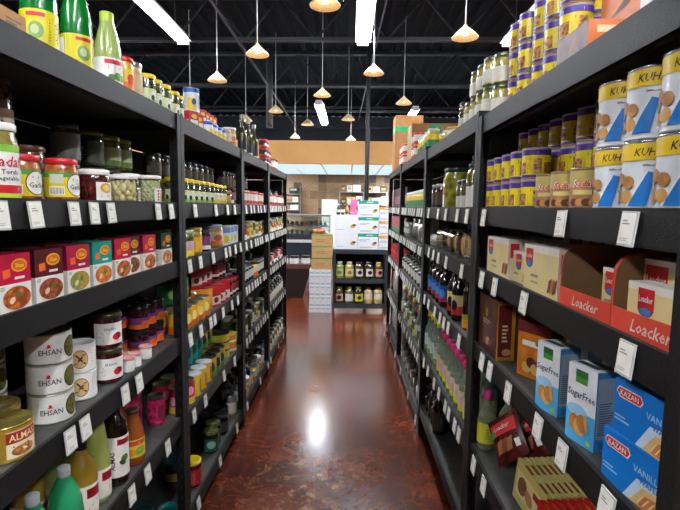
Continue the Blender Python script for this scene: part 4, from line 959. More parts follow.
redcap('pinkcap', 'clear bottle with pink cap', SPR, plain(M('#d8c8a8', .5), M('#cfd43a', .5), bot=.35, badge=M('#e0b0a8', .5), ink=None), M('#e0307c', .4), .24)
redcap('maroonbottle', 'dark wine-coloured bottle, maroon cap', M('#1c0e0e', .15, 0, 1), plain(M('#4c4038', .5), ink=GREY), M('#6c1c3c', .4), .27)
redcap('lemonlabel', 'clear bottle with yellow label', clearfill('#b0b898'), plain(M('#cfcf3a', .5), ink=M('#8a8a2a', .5)), M('#d83a8c', .4), .22)
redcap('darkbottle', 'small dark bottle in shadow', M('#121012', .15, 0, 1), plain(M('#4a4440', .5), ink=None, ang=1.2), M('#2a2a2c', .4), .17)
jar('greypot', 'grey screw-top jar', .04, .11, M('#5a5c58', .25, 0, 1, h2='#3c3e3a'), M('#48494a', .35, .3), plain(M('#8c8c84', .5), ink=None), neck=.95)

# ------- far bays (a few pixels each, one mesh)
def far(key, kind, desc, *a, **k):
    k['single'] = True
    (jar if kind == 'j' else can if kind == 'c' else carton)(key, desc, *a, **k)
far('f_redtub', 'j', 'red and white lidded tub', .05, .10, WHITE, RED, plain(M('#e4d8cc', .5), M('#c84a40', .5), bot=.4, ink=None), lz=(.1, .75), neck=1., seg=14, name='food_tub', cat='tub')
far('f_yel', 'j', 'yellow-label jar', .034, .115, M('#7a6a1c', .3, 0, 1), M('#b8b08a', .4, .3), plain(M('#dcc23a', .5), WHITE, bot=.2, badge=M('#8a7a1c', .5), ink=None), lz=(.08, .7), seg=14)
far('f_silver', 'c', 'silver can with black stripes', .04, .11, M('#c0c0bc', .4), SILVER, plain(M('#cfcfca', .5), BLACK, bot=.3, top=.15, ink=GREY))
far('f_orange', 'c', 'orange and white tub', .042, .09, M('#e0942a', .4), YEL, plain(M('#d8d4cc', .5), M('#e0701c', .5), bot=.5, ink=None))
far('f_redwhite', 'c', 'small red and white can', .036, .09, M('#b8302c', .4), SILVER, plain(M('#b82c2c', .5), WHITE, bot=.45, ink=None))
far('f_green', 'j', 'green jar with pale lid', .036, .13, M('#3a4420', .25, 0, 1, h2='#6a7440', vor=True, scale=50.), M('#c4c0b0', .4, .4), plain(M('#cfc8a0', .5), ink=GREY, ang=1.2), lz=(.05, .45), seg=14)
far('f_white', 'j', 'clear bottle with white label', .036, .15, M('#8f948e', .2, 0, 1, h2='#5c605c'), M('#3a3c3c', .4), plain(M('#d8d8d0', .5), M('#d8c03a', .5), bot=.15, ink=GREY), lz=(.1, .6), neck=.6, seg=14, name='bottle', cat='bottle')
far('f_black', 'j', 'black bottle with white label', .034, .19, M('#1a1a1a', .15, 0, 1), M('#a8a8a4', .4, .5), plain(M('#cfd0cc', .5), ink=GREY, ang=1.3), lz=(.1, .5), neck=.45, seg=14, name='bottle', cat='bottle')
far('f_brownlid', 'j', 'cream tub with brown lid', .045, .11, M('#d8cdb4', .4), M('#6a3a24', .4), plain(WHITE, M('#c84a40', .5), bot=.3, ink=None), lz=(.1, .75), neck=1., seg=14, name='food_tub', cat='tub')
far('f_gyjar', 'j', 'green-label jar with white lid', .04, .13, M('#c8b82a', .3, 0, 1), M('#dcdcd4', .4), plain(M('#2f8a4a', .5), YEL, top=.4, ink=None), lz=(.08, .72), seg=14)
far('f_pinkpack', 'b', 'pink and red packet', .11, .05, .16, M('#c87a7c', .5), lambda b, S, w, h: (b.rect(S, -w * .5, 0, w * .5, h * .25, M('#3a9a6a', .5)), b.ell(S, 0, h * .6, w * .3, h * .2, M('#4a2c34', .5), .001)), lambda b, S, w, h: b.rect(S, -w * .5, 0, w * .5, h * .25, M('#3a9a6a', .5)))
far('f_redpack', 'b', 'red upright packet', .10, .05, .15, M('#b8242c', .5), lambda b, S, w, h: b.ell(S, 0, h * .5, w * .3, h * .2, M('#e0b0a0', .5), .001), lambda b, S, w, h: b.lines(S, -w * .3, h * .3, w * .3, h * .6, 2, WHITE))
far('f_book', 'b', 'tall dark pinkish carton', .09, .05, .2, M('#4a2c30', .5), lambda b, S, w, h: b.rect(S, -w * .3, h * .2, w * .3, h * .6, M('#b88a90', .5)), lambda b, S, w, h: b.rect(S, -w * .3, h * .2, w * .3, h * .7, M('#c8a8a4', .5)))
pouch('silverbag', 'silvery clear bag', .2, .17, .12, M('#a8a8a2', .25, .3, .5, h2='#8a8a84', scale=20.))
pouch('cellobag', 'crinkled clear bag of pale noodles', .16, .24, .09, M('#b4aca6', .3, .1, .6, h2='#8c8682', scale=24.))

# ================================================================== GOODS: placing
ITEMS = []
NTH = ['first', 'second', 'third', 'fourth', 'fifth', 'sixth', 'seventh', 'eighth', 'ninth', 'tenth', 'eleventh', 'twelfth', 'thirteenth', 'fourteenth', 'fifteenth', 'sixteenth', 'seventeenth', 'eighteenth', 'nineteenth', 'twentieth']
SHN = ['top', 'second', 'third', 'fourth', 'fifth', 'bottom']
jrnd = random.Random(21)
def put(side, bay, shelf, key, y, d, face=25., dz=0., row='', desc=None, jit=8., rx=0., ry=0., label=None, roll=0.):
    """y: distance along the aisle, d: how far behind the rack's front face, face: degrees turned towards the shop front"""
    p = PROTO[key]
    t = radians(abs(face) + jit)
    he = p.w / 2 if p.dp == p.w else p.w / 2 * sin(t) + p.dp / 2 * cos(t)
    hy = p.w / 2 if p.dp == p.w else p.w / 2 * cos(t) + p.dp / 2 * sin(t)
    d = max(d, he + .0135)
    if shelf > 1: y = min(max(y, BAYS[side, bay][0] + hy + .006), BAYS[side, bay][1] - hy - .006)
    z = SHELF[side, bay][shelf - 1] - .0075 + dz
    f = face + jrnd.uniform(-jit, jit)
    if side == 'L': x, rz = -(XL + d), radians(90 - f)
    else: x, rz = XR + d, radians(-90 + f)
    o = instance(p, (x, y, z), rz, ry, rx)
    o['category'] = p.cat
    ITEMS.append((o, side, bay, shelf, y, d, row, desc or p.desc, label))
    return o
def rowof(side, bay, shelf, keys, ys, d, row='', **k):
    for i, y in enumerate(ys): put(side, bay, shelf, keys[i % len(keys)], y, d, row=row, **k)
def span(a, b, n): return [a + (b - a) * i / max(1, n - 1) for i in range(n)]
def stack(side, bay, shelf, key, y, d, n, row='', names=('lower', 'upper'), **k):
    p = PROTO[key]
    for i in range(n):
        nm = {1: [''], 2: ['lower ', 'upper '], 3: ['lowest ', 'middle ', 'topmost '], 4: ['lowest ', 'second-tier ', 'third-tier ', 'topmost ']}[n][i]
        put(side, bay, shelf, key, y, d, dz=i * (p.h + .0008), row=row, desc=nm + p.desc, **k)

# ---- left rack, nearest bay
P = put
P('L', 1, 1, 'lemonade', 1.185, .055, 80, jit=0); P('L', 1, 1, 'lemonade', 1.345, .055, 48, jit=0)
P('L', 1, 1, 'limejuice', 1.512, .05, 30, jit=0)
carton('topcarton', 'brown cardboard carton', .16, .12, .05, CARD, lambda b, S, w, h: b.lines(S, w * .1, h * .2, w * .4, h * .7, 3, BROWN)); P('L', 1, 1, 'topcarton', 1.01, .085, 0, jit=0)
P('L', 1, 1, 'fruitjar', 1.62, .055); P('L', 1, 1, 'tanjar', 1.70, .065)
for y, d in ((1.79, .055), (1.865, .06), (1.94, .055)): P('L', 1, 1, 'olivejar', y, d)
for y in (1.83, 1.905): P('L', 1, 1, 'olivejar2', y, .135, row='back')
P('L', 1, 2, 'torshi', 1.02, .06, 22, jit=0)
P('L', 1, 2, 'garlicpickle', 1.135, .085, 32, jit=0); P('L', 1, 2, 'garlicpickle', 1.245, .055, 30, jit=0)
P('L', 1, 2, 'cherryjar', 1.415, .06, 50, jit=0); P('L', 1, 2, 'cherryjar', 1.506, .13, 30, row='back'); P('L', 1, 2, 'garlicjar', 1.60, .06, 30)
P('L', 1, 2, 'beanjar', 1.80, .055, 50, jit=0); P('L', 1, 2, 'beanjar', 1.71, .10, 20, row='back')
stack('L', 1, 2, 'torshidark', 1.185, .185, 2, row='back', face=45); 
for y, k in ((1.285, 'torshidark'),): P('L', 1, 2, k, y, .17, row='back')
for y, k in ((1.55, 'greyjar'), (1.70, 'darkjar'), (1.83, 'greenolive'), (1.925, 'greenolive')):
    P('L', 1, 2, 'greyjar', y, .222, row='back', desc='lower ' + PROTO['greyjar'].desc); P('L', 1, 2, k, y, .222, 30, dz=.1265, row='back', desc='upper ' + PROTO[k].desc)
for k, y in (('crimson', 1.005), ('maroon', 1.125), ('rose', 1.248), ('teal', 1.372), ('crimson', 1.498), ('maroon', 1.597), ('crimson', 1.70), ('green', 1.862)):
    P('L', 1, 3, 'shan_' + k, y, .04 if not (k == 'maroon' and y > 1.5) else .058, 6, jit=1.5, row='front')
for k, y in (('maroon', 1.03), ('crimson', 1.15), ('rose', 1.27), ('teal', 1.39), ('rose', 1.52), ('crimson', 1.64), ('maroon', 1.75), ('green', 1.87)):
    P('L', 1, 3, 'shan_' + k, y, .115, 4, jit=1, row='back')
# fourth shelf: cans and jam
stack('L', 1, 4, 'ehsan', 1.205, .085, 3, face=48, jit=3, row='front')
stack('L', 1, 4, 'ehsan', 1.165, .24, 3, face=48, jit=3, row='back')
stack('L', 1, 4, 'tub', 1.345, .085, 2, face=32, jit=2)
P('L', 1, 4, 'almascan', 1.012, .07, 78, jit=0); P('L', 1, 4, 'almascan', 1.09, .155, 70, jit=0, row='back')
stack('L', 1, 4, 'jam', 1.475, .07, 2, face=45, jit=2, row='front'); stack('L', 1, 4, 'jam', 1.37, .20, 2, face=45, jit=2, row='back'); P('L', 1, 4, 'jam', 1.60, .165, 30, row='back')
for y, d, z in ((1.56, .045, 0), (1.61, .045, 0), (1.565, .09, 0), (1.565, .09, .051), (1.70, .045, 0), (1.615, .09, 0)):
    P('L', 1, 4, 'cup', y, d, dz=z, desc=('upper ' if z else '') + PROTO['cup'].desc, row='front' if d < .06 else 'back')
for y in (1.77, 1.845, 1.92): stack('L', 1, 4, 'preserve', y, .10, 2, row='front')
for y in (1.70, 1.775, 1.85, 1.925): stack('L', 1, 4, 'preserve', y, .175, 2, row='back')
for y in (1.84, 1.925): P('L', 1, 4, 'amberjar', y, .26, dz=0, row='back'); P('L', 1, 4, 'amberjar', y, .26, dz=.086, row='back', desc='upper amber jar with yellow lid')
# fifth shelf: bottles
P('L', 1, 5, 'soda', 1.075, .06); P('L', 1, 5, 'soda', 1.20, .058)
P('L', 1, 5, 'vinegar', 1.295, .065, 50, jit=0); P('L', 1, 5, 'vinegar', 1.20, .16, 50, row='back', desc='rear amber vinegar bottle'); P('L', 1, 5, 'palelime', 1.295, .15, row='back')
P('L', 1, 5, 'palelime', 1.385, .065, 45); P('L', 1, 5, 'palelime', 1.38, .14, 45, row='back'); P('L', 1, 5, 'syrup', 1.478, .055, 52, jit=0)
P('L', 1, 5, 'syrup', 1.475, .14, 45, row='back'); P('L', 1, 5, 'juice', 1.60, .055, 48, jit=0); P('L', 1, 5, 'juice', 1.655, .135, 40, jit=0, row='back', desc='rear orange fruit drink bottle')
P('L', 1, 5, 'vinegar', 1.56, .22, 40, row='back')
for y, d in ((1.78, .15), (1.91, .10), (1.87, .18), (1.72, .23), (1.80, .25), (1.93, .25)): P('L', 1, 5, 'beet', y, d, row='front' if y == 1.91 else 'back')
P('L', 1, 5, 'beet', 1.87, .215 - .035, dz=.126, row='back', desc='upper magenta pickled turnip jar'); P('L', 1, 5, 'beet', 1.78, .15, dz=.126, row='back', desc='upper magenta pickled turnip jar')
for y in (1.50, 1.60, 1.70, 1.80, 1.90): P('L', 1, 6, 'teallid', y, .06, row='front')
for y in (1.55, 1.66, 1.77, 1.88): P('L', 1, 6, 'teallid', y, .155, row='back')
# ---- left rack, second bay
for y, d in ((2.05, .06), (2.13, .07)): P('L', 2, 1, 'olivejar', y, d)
for y in (2.28, 2.355): P('L', 2, 1, 'redpack', y, .055)
P('L', 2, 1, 'bluelid', 2.53, .055); P('L', 2, 1, 'bluelid', 2.62, .055); P('L', 2, 1, 'bluelid', 2.71, .055); P('L', 2, 1, 'bluelid', 2.795, .055)
P('L', 2, 1, 'bluecan', 2.56, .14, dz=0, row='back', desc='lower white tin with blue band'); P('L', 2, 1, 'bluecan', 2.56, .14, dz=.126, row='back', desc='upper white tin with blue band', face=40)
for y in (2.66, 2.73, 2.80, 2.87): P('L', 2, 1, 'redpack', y, .13, row='back'); P('L', 2, 1, 'redpack', y, .13, dz=.0815, row='back', desc='upper small red and white pack')
P('L', 2, 1, 'tanjar2', 3.03, .06)
for i, y in enumerate(span(2.045, 2.80, 10)): P('L', 2, 2, 'olivejar' if i < 7 else 'olivejar2', y, .055, 45, row='front')
P('L', 2, 2, 'amberjar', 2.90, .055); P('L', 2, 2, 'purplejar', 3.02, .06)
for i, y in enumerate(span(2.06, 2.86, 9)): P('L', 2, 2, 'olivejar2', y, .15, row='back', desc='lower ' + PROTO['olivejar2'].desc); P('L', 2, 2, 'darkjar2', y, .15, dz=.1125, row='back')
P('L', 2, 3, 'smallyel', 2.09, .05, 40); P('L', 2, 3, 'smallyel', 2.18, .05, 40); P('L', 2, 3, 'mustard', 2.31, .055, 40); P('L', 2, 3, 'purplejar', 2.46, .05, 45); P('L', 2, 3, 'purplejar', 2.46, .13, row='back'); P('L', 2, 3, 'bigtan', 2.72, .085, 45)
for y in (2.86, 2.95, 3.04): P('L', 2, 3, 'bluepack', y, .05, 35)
P('L', 2, 3, 'mustard', 2.2, .15, row='back'); P('L', 2, 3, 'mustard', 2.36, .15, row='back'); P('L', 2, 3, 'bigtan', 2.86, .18, row='back'); P('L', 2, 3, 'smallyel', 2.1, .15, row='back')
for i, y in enumerate(span(2.05, 2.42, 5)): P('L', 2, 4, 'yelcan', y, .055, 45, row='front')
for i, y in enumerate(span(2.06, 2.38, 5)): P('L', 2, 4, 'yelcan', y, .14, 45, row='middle')
P('L', 2, 4, 'orangebag', 2.50, .065, 40); P('L', 2, 4, 'orangebag', 2.41, .225, 30, row='back')
for y in (2.12, 2.25): P('L', 2, 4, 'greenbag', y, .26, 30, dz=0, row='back')
P('L', 2, 4, 'greenbag', 2.16, .135, 30, dz=.1025, desc='green snack bag lying on tins'); P('L', 2, 4, 'greenbag', 2.33, .14, 25, dz=.1025, desc='green snack bag lying on tins')
for y in (2.63, 2.73, 2.83): P('L', 2, 4, 'redlidbox', y, .07, 30, row='front')
for y in (2.60, 2.70, 2.80): P('L', 2, 4, 'redlidbox', y, .168, 30, row='back'); P('L', 2, 4, 'redlidbox', y, .168, 30, dz=.111, row='back', desc='upper red and white tub')
for y in (2.92, 3.0, 3.075): P('L', 2, 4, 'darkred', y, .055, 40, row='front'); P('L', 2, 4, 'darkred', y, .14, 40, row='back', desc='lower dark red paste jar'); P('L', 2, 4, 'darkred', y, .14, 40, dz=.111, row='back', desc='upper dark red paste jar')
for y in (2.06, 2.16): P('L', 2, 5, 'crimcan', y, .06, 45, row='front')
for y in (2.10, 2.19): P('L', 2, 5, 'crimcan', y, .15, 45, row='back')
for y in (2.255, 2.345, 2.44): P('L', 2, 5, 'yelwhite', y, .06, 45, row='front')
for y in (2.40, 2.49, 2.58): P('L', 2, 5, 'tealcan', y, .15, 45, row='middle', desc='lower teal-labelled can'); P('L', 2, 5, 'tealcan', y, .15, 45, dz=.111, row='middle', desc='upper teal-labelled can')
for y in (2.53, 2.62, 2.71): P('L', 2, 5, 'multican', y, .06, 45, row='front')
for y in (2.672, 2.758): P('L', 2, 5, 'multican', y, .15, 45, row='back'); P('L', 2, 5, 'multican', y, .15, 45, dz=.111, row='back', desc='upper green and orange bean can')
P('L', 2, 5, 'flattin', 2.86, .10); P('L', 2, 5, 'flattin', 2.86, .10, dz=.0512, desc='second-tier wide flat tin, silver lid'); P('L', 2, 5, 'flattin', 2.86, .10, dz=.1022, desc='topmost wide flat tin, silver lid'); P('L', 2, 5, 'flattin2', 3.0, .08); P('L', 2, 5, 'flattin2', 3.0, .08, dz=.0558, desc='upper wide flat tin, yellow lid')
P('L', 2, 6, 'redjar', 2.235, .062, 42, jit=0); P('L', 2, 6, 'teallid', 2.27, .17, 40, row='back')
P('L', 2, 6, 'darkgreenjar', 2.56, .065, 40, jit=0); P('L', 2, 6, 'darkgreenjar', 2.66, .08, 30); P('L', 2, 6, 'blackjar', 2.78, .065); P('L', 2, 6, 'blackjar', 2.88, .09); P('L', 2, 6, 'blackjar', 2.80, .165, row='back'); P('L', 2, 6, 'f_white', 3.04, .07)
# ---- left rack, third and farthest bays
def fill(side, bay, shelf, keys, a, b, d, row='', gap=1.08, **k):
    y = a; i = 0
    while True:
        key = keys[i % len(keys)]; p = PROTO[key]; w = max(p.w, p.dp) * gap
        if y + w > b: break
        P(side, bay, shelf, key, y + w / 2, d, row=row, **k); y += w; i += 1
P('L', 3, 1, 'oil', 3.40, .06, 40); P('L', 3, 1, 'oil', 3.60, .06, 40); P('L', 3, 1, 'oil', 3.82, .06, 40)
for y in (4.19, 4.29): stack('L', 4, 1, 'redblack', y, .055, 3, face=40)
stack('L', 4, 1, 'redblack', 4.42, .06, 2, face=40)
P('L', 4, 1, 'f_brownlid', 4.70, .07); P('L', 4, 1, 'f_brownlid', 4.83, .07)
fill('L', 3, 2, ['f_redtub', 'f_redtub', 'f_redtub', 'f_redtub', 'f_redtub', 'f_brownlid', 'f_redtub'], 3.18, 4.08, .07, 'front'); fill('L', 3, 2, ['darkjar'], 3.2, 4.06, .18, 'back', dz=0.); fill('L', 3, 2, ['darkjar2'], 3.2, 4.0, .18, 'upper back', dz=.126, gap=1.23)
fill('L', 3, 3, ['f_yel', 'f_yel', 'f_redwhite', 'f_yel', 'mustard', 'f_yel', 'f_green'], 3.18, 4.08, .06, 'front')
fill('L', 3, 4, ['f_silver', 'f_silver', 'f_silver', 'f_silver', 'f_silver', 'f_orange', 'f_orange'], 3.18, 4.08, .06, 'front'); fill('L', 3, 4, ['f_black', 'f_silver', 'f_orange'], 3.2, 4.08, .15, 'back')
fill('L', 3, 5, ['f_green', 'f_yel', 'f_green', 'blackjar', 'f_green', 'f_black'], 3.18, 4.08, .06, 'front'); fill('L', 3, 5, ['f_green', 'f_green', 'f_black'], 3.2, 4.08, .15, 'back')
fill('L', 3, 6, ['f_white', 'f_white', 'tanjar2', 'f_black', 'f_white', 'f_orange'], 3.18, 4.08, .06, 'front'); fill('L', 3, 6, ['f_white', 'f_black'], 3.2, 4.08, .15, 'back')
fill('L', 4, 2, ['f_brownlid', 'f_brownlid', 'f_redtub', 'f_white'], 4.19, 5.28, .065, 'front'); fill('L', 4, 3, ['f_yel', 'f_redwhite', 'f_yel', 'f_green', 'f_redwhite'], 4.19, 5.28, .06, 'front'); pass
fill('L', 4, 4, ['f_redwhite', 'f_redwhite', 'darkred', 'f_redwhite', 'f_silver'], 4.19, 5.28, .06, 'front')
fill('L', 4, 5, ['f_black', 'f_white'], 4.19, 5.28, .06, 'front'); fill('L', 4, 6, ['f_white', 'f_green'], 4.19, 5.28, .06, 'front')

# ---- right rack, nearest bay
for y, n in ((1.615, 3), (1.53, 3)): stack('R', 1, 1, 'cookiecan', y, .075, n, face=50, row='front')
for y, n in ((1.44, 4), (1.355, 4)): stack('R', 1, 1, 'cookiecan', y, .085, n, face=50, row='front')
for y, n in ((1.60, 3), (1.51, 4), (1.42, 4), (1.33, 4)): stack('R', 1, 1, 'cookiecan', y, .175, n, face=50, row='back')
stack('R', 1, 1, 'cookiecan', 1.26, .085, 4, face=50, row='front')
P('R', 1, 1, 'purplebox', 1.12, .06, 0, jit=0); P('R', 1, 1, 'orangebox', 1.09, .175, 3, jit=0, row='back'); P('R', 1, 1, 'orangebox', 1.09, .175, 3, jit=0, row='back', dz=.0955, desc='upper orange chocolate bar box')
P('R', 1, 1, 'whitebox', .88, .13, 0, jit=0)
for y in (1.745, 1.66, 1.575, 1.49): stack('R', 1, 2, 'cookiecan', y, .055, 2, face=40, row='front')
for y in (1.405,): stack('R', 1, 2, 'cookiecan', y, .06, 2, face=40, row='front')
for y in (1.70, 1.615, 1.53, 1.445, 1.36, 1.27, 1.18, 1.09): stack('R', 1, 2, 'cookiecan', y, .15, 3, face=40, row='back')
for y in (1.285, 1.19, 1.085): P('R', 1, 2, 'sadafcan', y, .06, 45, jit=4)
for y in (.976, .878, .780): stack('R', 1, 2, 'kcan', y, .062, 2, face=58, jit=10, row='front')
for y in (.925, .83): stack('R', 1, 2, 'kcan', y, .16, 2, face=35, row='back')
for k in range(4):
    for y in (1.59, 1.235):
        P('R', 1, 3, 'loacker', y, .038 + .043 * k, 2, jit=.5, row='front' if k == 0 else NTH[k])
P('R', 1, 3, 'loackershort', 1.42, .06, 2, jit=0, desc='cream wafer box between two longer ones')
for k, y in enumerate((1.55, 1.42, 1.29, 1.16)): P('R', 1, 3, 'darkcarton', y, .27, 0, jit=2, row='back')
P('R', 1, 3, 'tray', 1.01, .115, 2, jit=0, desc='red display tray with one short box'); P('R', 1, 3, 'loackershort2', .985, .10, 5, jit=0, dz=.0035)
P('R', 1, 3, 'tray', .79, .115, 2, jit=0, desc='red display tray holding two boxes')
P('R', 1, 3, 'loackershort', .78, .048, 2, jit=0, dz=.0035); P('R', 1, 3, 'loackertall', .835, .094, 2, jit=0, dz=.0035)
P('R', 1, 4, 'chocbox', 1.66, .045, 2, jit=0, row='front'); P('R', 1, 4, 'chocbox', 1.62, .115, 2, jit=0, row='second'); P('R', 1, 4, 'hazelbox', 1.405, .10, 28, jit=0); P('R', 1, 4, 'hazelbox', 1.40, .20, 20, jit=0, row='back')
P('R', 1, 4, 'chocbox', 1.60, .27, 2, jit=0, row='back')
P('R', 1, 4, 'sugarfree', 1.175, .052, 16, jit=0); P('R', 1, 4, 'sugarfree', 1.185, .127, 12, jit=0, row='back'); P('R', 1, 4, 'sugarfree', 1.008, .055, 16, jit=0); P('R', 1, 4, 'sugarfree', 1.015, .13, 12, jit=0, row='back'); P('R', 1, 4, 'sugarfree', .915, .14, 12, jit=0, row='back')
P('R', 1, 4, 'wafer', .80, .058, 8, jit=0, desc='lower large blue wafer pack'); P('R', 1, 4, 'wafer', .785, .066, 7, jit=0, dz=.1005, desc='upper large blue wafer pack')
# fifth shelf: bags and packets leaning in rows
for i, (y, d, f) in enumerate(((1.548, .095, 40), (1.548, .165, 40), (1.548, .235, 40), (1.548, .305, 40), (1.548, .375, 40))):
    P('R', 1, 5, 'brownbag', y, d, f, jit=0, rx=-.45, ry=-.75, dz=.066, row=('front', 'second', 'third', 'fourth', 'back')[i])
for i in range(7): P('R', 1, 5, 'olivepack', 1.35 + .002 * i, .07 + i * .0185, 2, jit=0, rx=-.1, dz=.003, row=NTH[i] if i else 'front')
for i in range(9): P('R', 1, 5, 'redpacket', 1.145 + .002 * i, .05 + i * .0215, 4, jit=0, rx=-.12, dz=.003, row=NTH[i] if i else 'front')
for y, d in ((1.76, .06), (1.76, .14), (1.76, .22)): P('R', 1, 5, 'lemonlabel', y, d, row='front' if d < .1 else 'back')
P('R', 1, 6, 'greypot', 1.60, .07); P('R', 1, 6, 'greypot', 1.72, .07)
# ---- right rack, second bay
stack('R', 1, 1, 'oliveclear', 1.735, .06, 2, face=40)
for y, n in ((1.86, 2), (1.955, 2), (2.05, 2), (2.145, 1)): stack('R', 2, 1, 'oliveclear', y, .06, n, face=40, row='front')
for y, n in ((1.90, 2), (2.0, 2), (2.10, 2)): stack('R', 2, 1, 'oliveclear', y, .155, n, face=40, row='back')
P('R', 2, 1, 'medjar', 2.25, .055)
P('R', 2, 1, 'creamtub', 2.50, .06)
P('R', 2, 2, 'tallolive', 1.95, .05, 40); P('R', 2, 2, 'tallolive', 2.04, .05, 40); P('R', 2, 2, 'medjar', 2.14, .05); P('R', 2, 2, 'medjar', 2.22, .05); P('R', 2, 2, 'bigpickle', 2.53, .09, -15, jit=0); P('R', 2, 2, 'brownjar', 2.74, .05); P('R', 2, 2, 'brownjar', 2.86, .05)
P('R', 2, 2, 'medjar', 2.36, .15, row='back'); P('R', 2, 2, 'medjar', 2.36, .15, dz=.1305, row='back', desc='upper clear jar of dark pickles'); P('R', 2, 2, 'brownjar', 2.72, .16, row='back')
for y, f in ((2.20, 84), (2.345, 76), (2.50, 66), (2.66, 58)): P('R', 2, 3, 'ricecake', y, .125, f, jit=0, row='front')
P('R', 2, 3, 'ricecake', 2.06, .135, 88, jit=0, row='back'); P('R', 2, 3, 'ricecake', 2.40, .34, 84, jit=0, row='back')
P('R', 2, 3, 'whitebag', 2.92, .06, 20, jit=0)
for y in (2.62, 2.72, 2.82, 2.92): P('R', 2, 3, 'glassjar', y, .29, row='back')
for y, k in ((1.98, 'slimdark'), (2.07, 'slimdark'), (2.24, 'soysauce'), (2.34, 'soysauce'), (2.56, 'bluelabel'), (2.67, 'bluelabel'), (2.79, 'bluelabel'), (2.92, 'bluelabel')): P('R', 2, 4, k, y, .05, 40, row='front')
for y, k in ((2.0, 'soysauce'), (2.12, 'soysauce'), (2.48, 'bluelabel'), (2.6, 'bluelabel'), (2.72, 'bluelabel'), (2.84, 'f_black'), (2.94, 'f_white')): P('R', 2, 4, k, y, .15, 40, row='back')
for k, y in enumerate(span(1.95, 2.56, 8)): P('R', 2, 5, 'pinkcap', y, .05, 40, row='front')
for k, y in enumerate(span(1.95, 2.53, 8)): P('R', 2, 5, 'pinkcap', y, .125, 40, row='back')
for y in (2.67, 2.77, 2.87, 2.97): P('R', 2, 5, 'yellowcap', y, .05, 40, row='front')
for y in (2.64, 2.76, 2.88): P('R', 2, 5, 'yellowcap', y, .13, 40, row='back')
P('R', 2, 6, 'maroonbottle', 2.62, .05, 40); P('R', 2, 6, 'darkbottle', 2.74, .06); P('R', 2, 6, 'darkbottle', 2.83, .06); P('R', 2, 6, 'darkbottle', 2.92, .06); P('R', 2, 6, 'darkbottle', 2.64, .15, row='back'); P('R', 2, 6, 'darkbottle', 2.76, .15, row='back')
# ---- right rack, third and farthest bays
for y in (3.15, 3.28): stack('R', 3, 1, 'f_gyjar', y, .06, 1, face=40)
for y in (3.41, 3.53, 3.65): P('R', 3, 1, 'f_gyjar', y, .07, 40)
for y in (3.22, 3.36, 3.50): P('R', 3, 1, 'f_gyjar', y, .17, row='back')
for y in (3.78, 3.90): stack('R', 3, 1, 'f_redtub', y, .065, 2, face=30)
fill('R', 3, 2, ['f_gyjar'], 3.12, 4.3, .06, 'front')
P('R', 3, 3, 'whitebag', 3.30, .06, 20, jit=0); P('R', 3, 3, 'silverbag', 3.62, .09, 40, jit=0); P('R', 3, 3, 'silverbag', 3.92, .09, 35, jit=0); fill('R', 3, 3, ['glassjar'], 4.1, 4.42, .07, 'front')
fill('R', 3, 4, ['f_white', 'f_silver'], 3.09, 4.42, .06, 'front'); fill('R', 3, 4, ['f_silver', 'f_black'], 3.1, 4.42, .15, 'back')
fill('R', 3, 5, ['yellowcap', 'lemonlabel', 'f_green', 'darkbottle'], 3.09, 4.42, .055, 'front'); fill('R', 3, 5, ['f_white', 'pinkcap', 'darkbottle'], 3.1, 4.42, .145, 'back')
fill('R', 3, 6, ['darkbottle', 'glassjar'], 3.2, 4.42, .07, 'front')
fill('R', 4, 2, ['f_book'], 4.52, 5.6, .07, 'front', gap=1.25); fill('R', 4, 3, ['f_pinkpack'], 4.52, 5.65, .07, 'front', gap=1.1); fill('R', 4, 4, ['f_redpack'], 4.52, 5.65, .07, 'front', gap=1.1)
fill('R', 4, 5, ['cellobag'], 4.52, 5.65, .08, 'front', gap=1.1); fill('R', 4, 6, ['cellobag'], 4.52, 5.65, .08, 'front', gap=1.1)
# cartons standing on top of the far right bays, with green tape
TAPE = M('#1fa05c', .4, h2='#1a8f50', scale=8.)
def taped(b, S, w, h):
    b.poly(S, [(-w * .5, h * .18), (-w * .5, h * .32), (w * -.1, h * .98), (w * .12, h * .98), (w * .12, h * .72)], TAPE, .001); b.text(S, 'local', -w * .02, h * .86, h * .06, WHITE, .0015, rot=.2)
carton('tapedbox', 'large cardboard box with green tape', .30, .40, .33, CARD, taped, taped, taped, lambda b, S, w, d: b.rect(S, -w * .5, d * .4, w * .5, d * .6, TAPE, .001), name='cardboard_box')
def tallart(b, S, w, h): b.rect(S, -w / 2, h * .70, w / 2, h * .80, TAPE, .001); b.lines(S, -w * .1, h * .08, w * .3, h * .35, 4, BLACK, .001)
carton('tallbox', 'tall cardboard box wrapped in green tape', .30, .30, .60, M('#b07c48', .8, h2='#9c6c3c', scale=16.), tallart, tallart, tallart, name='cardboard_box')
P('R', 3, 1, 'tapedbox', 4.28, .245, 0, jit=0, dz=.008)
for y in (4.56, 4.68, 4.80): stack('R', 4, 1, 'f_redtub', y, .065, 2, face=30)
P('R', 4, 1, 'tallbox', 5.45, .165, 0, jit=0, dz=.008)

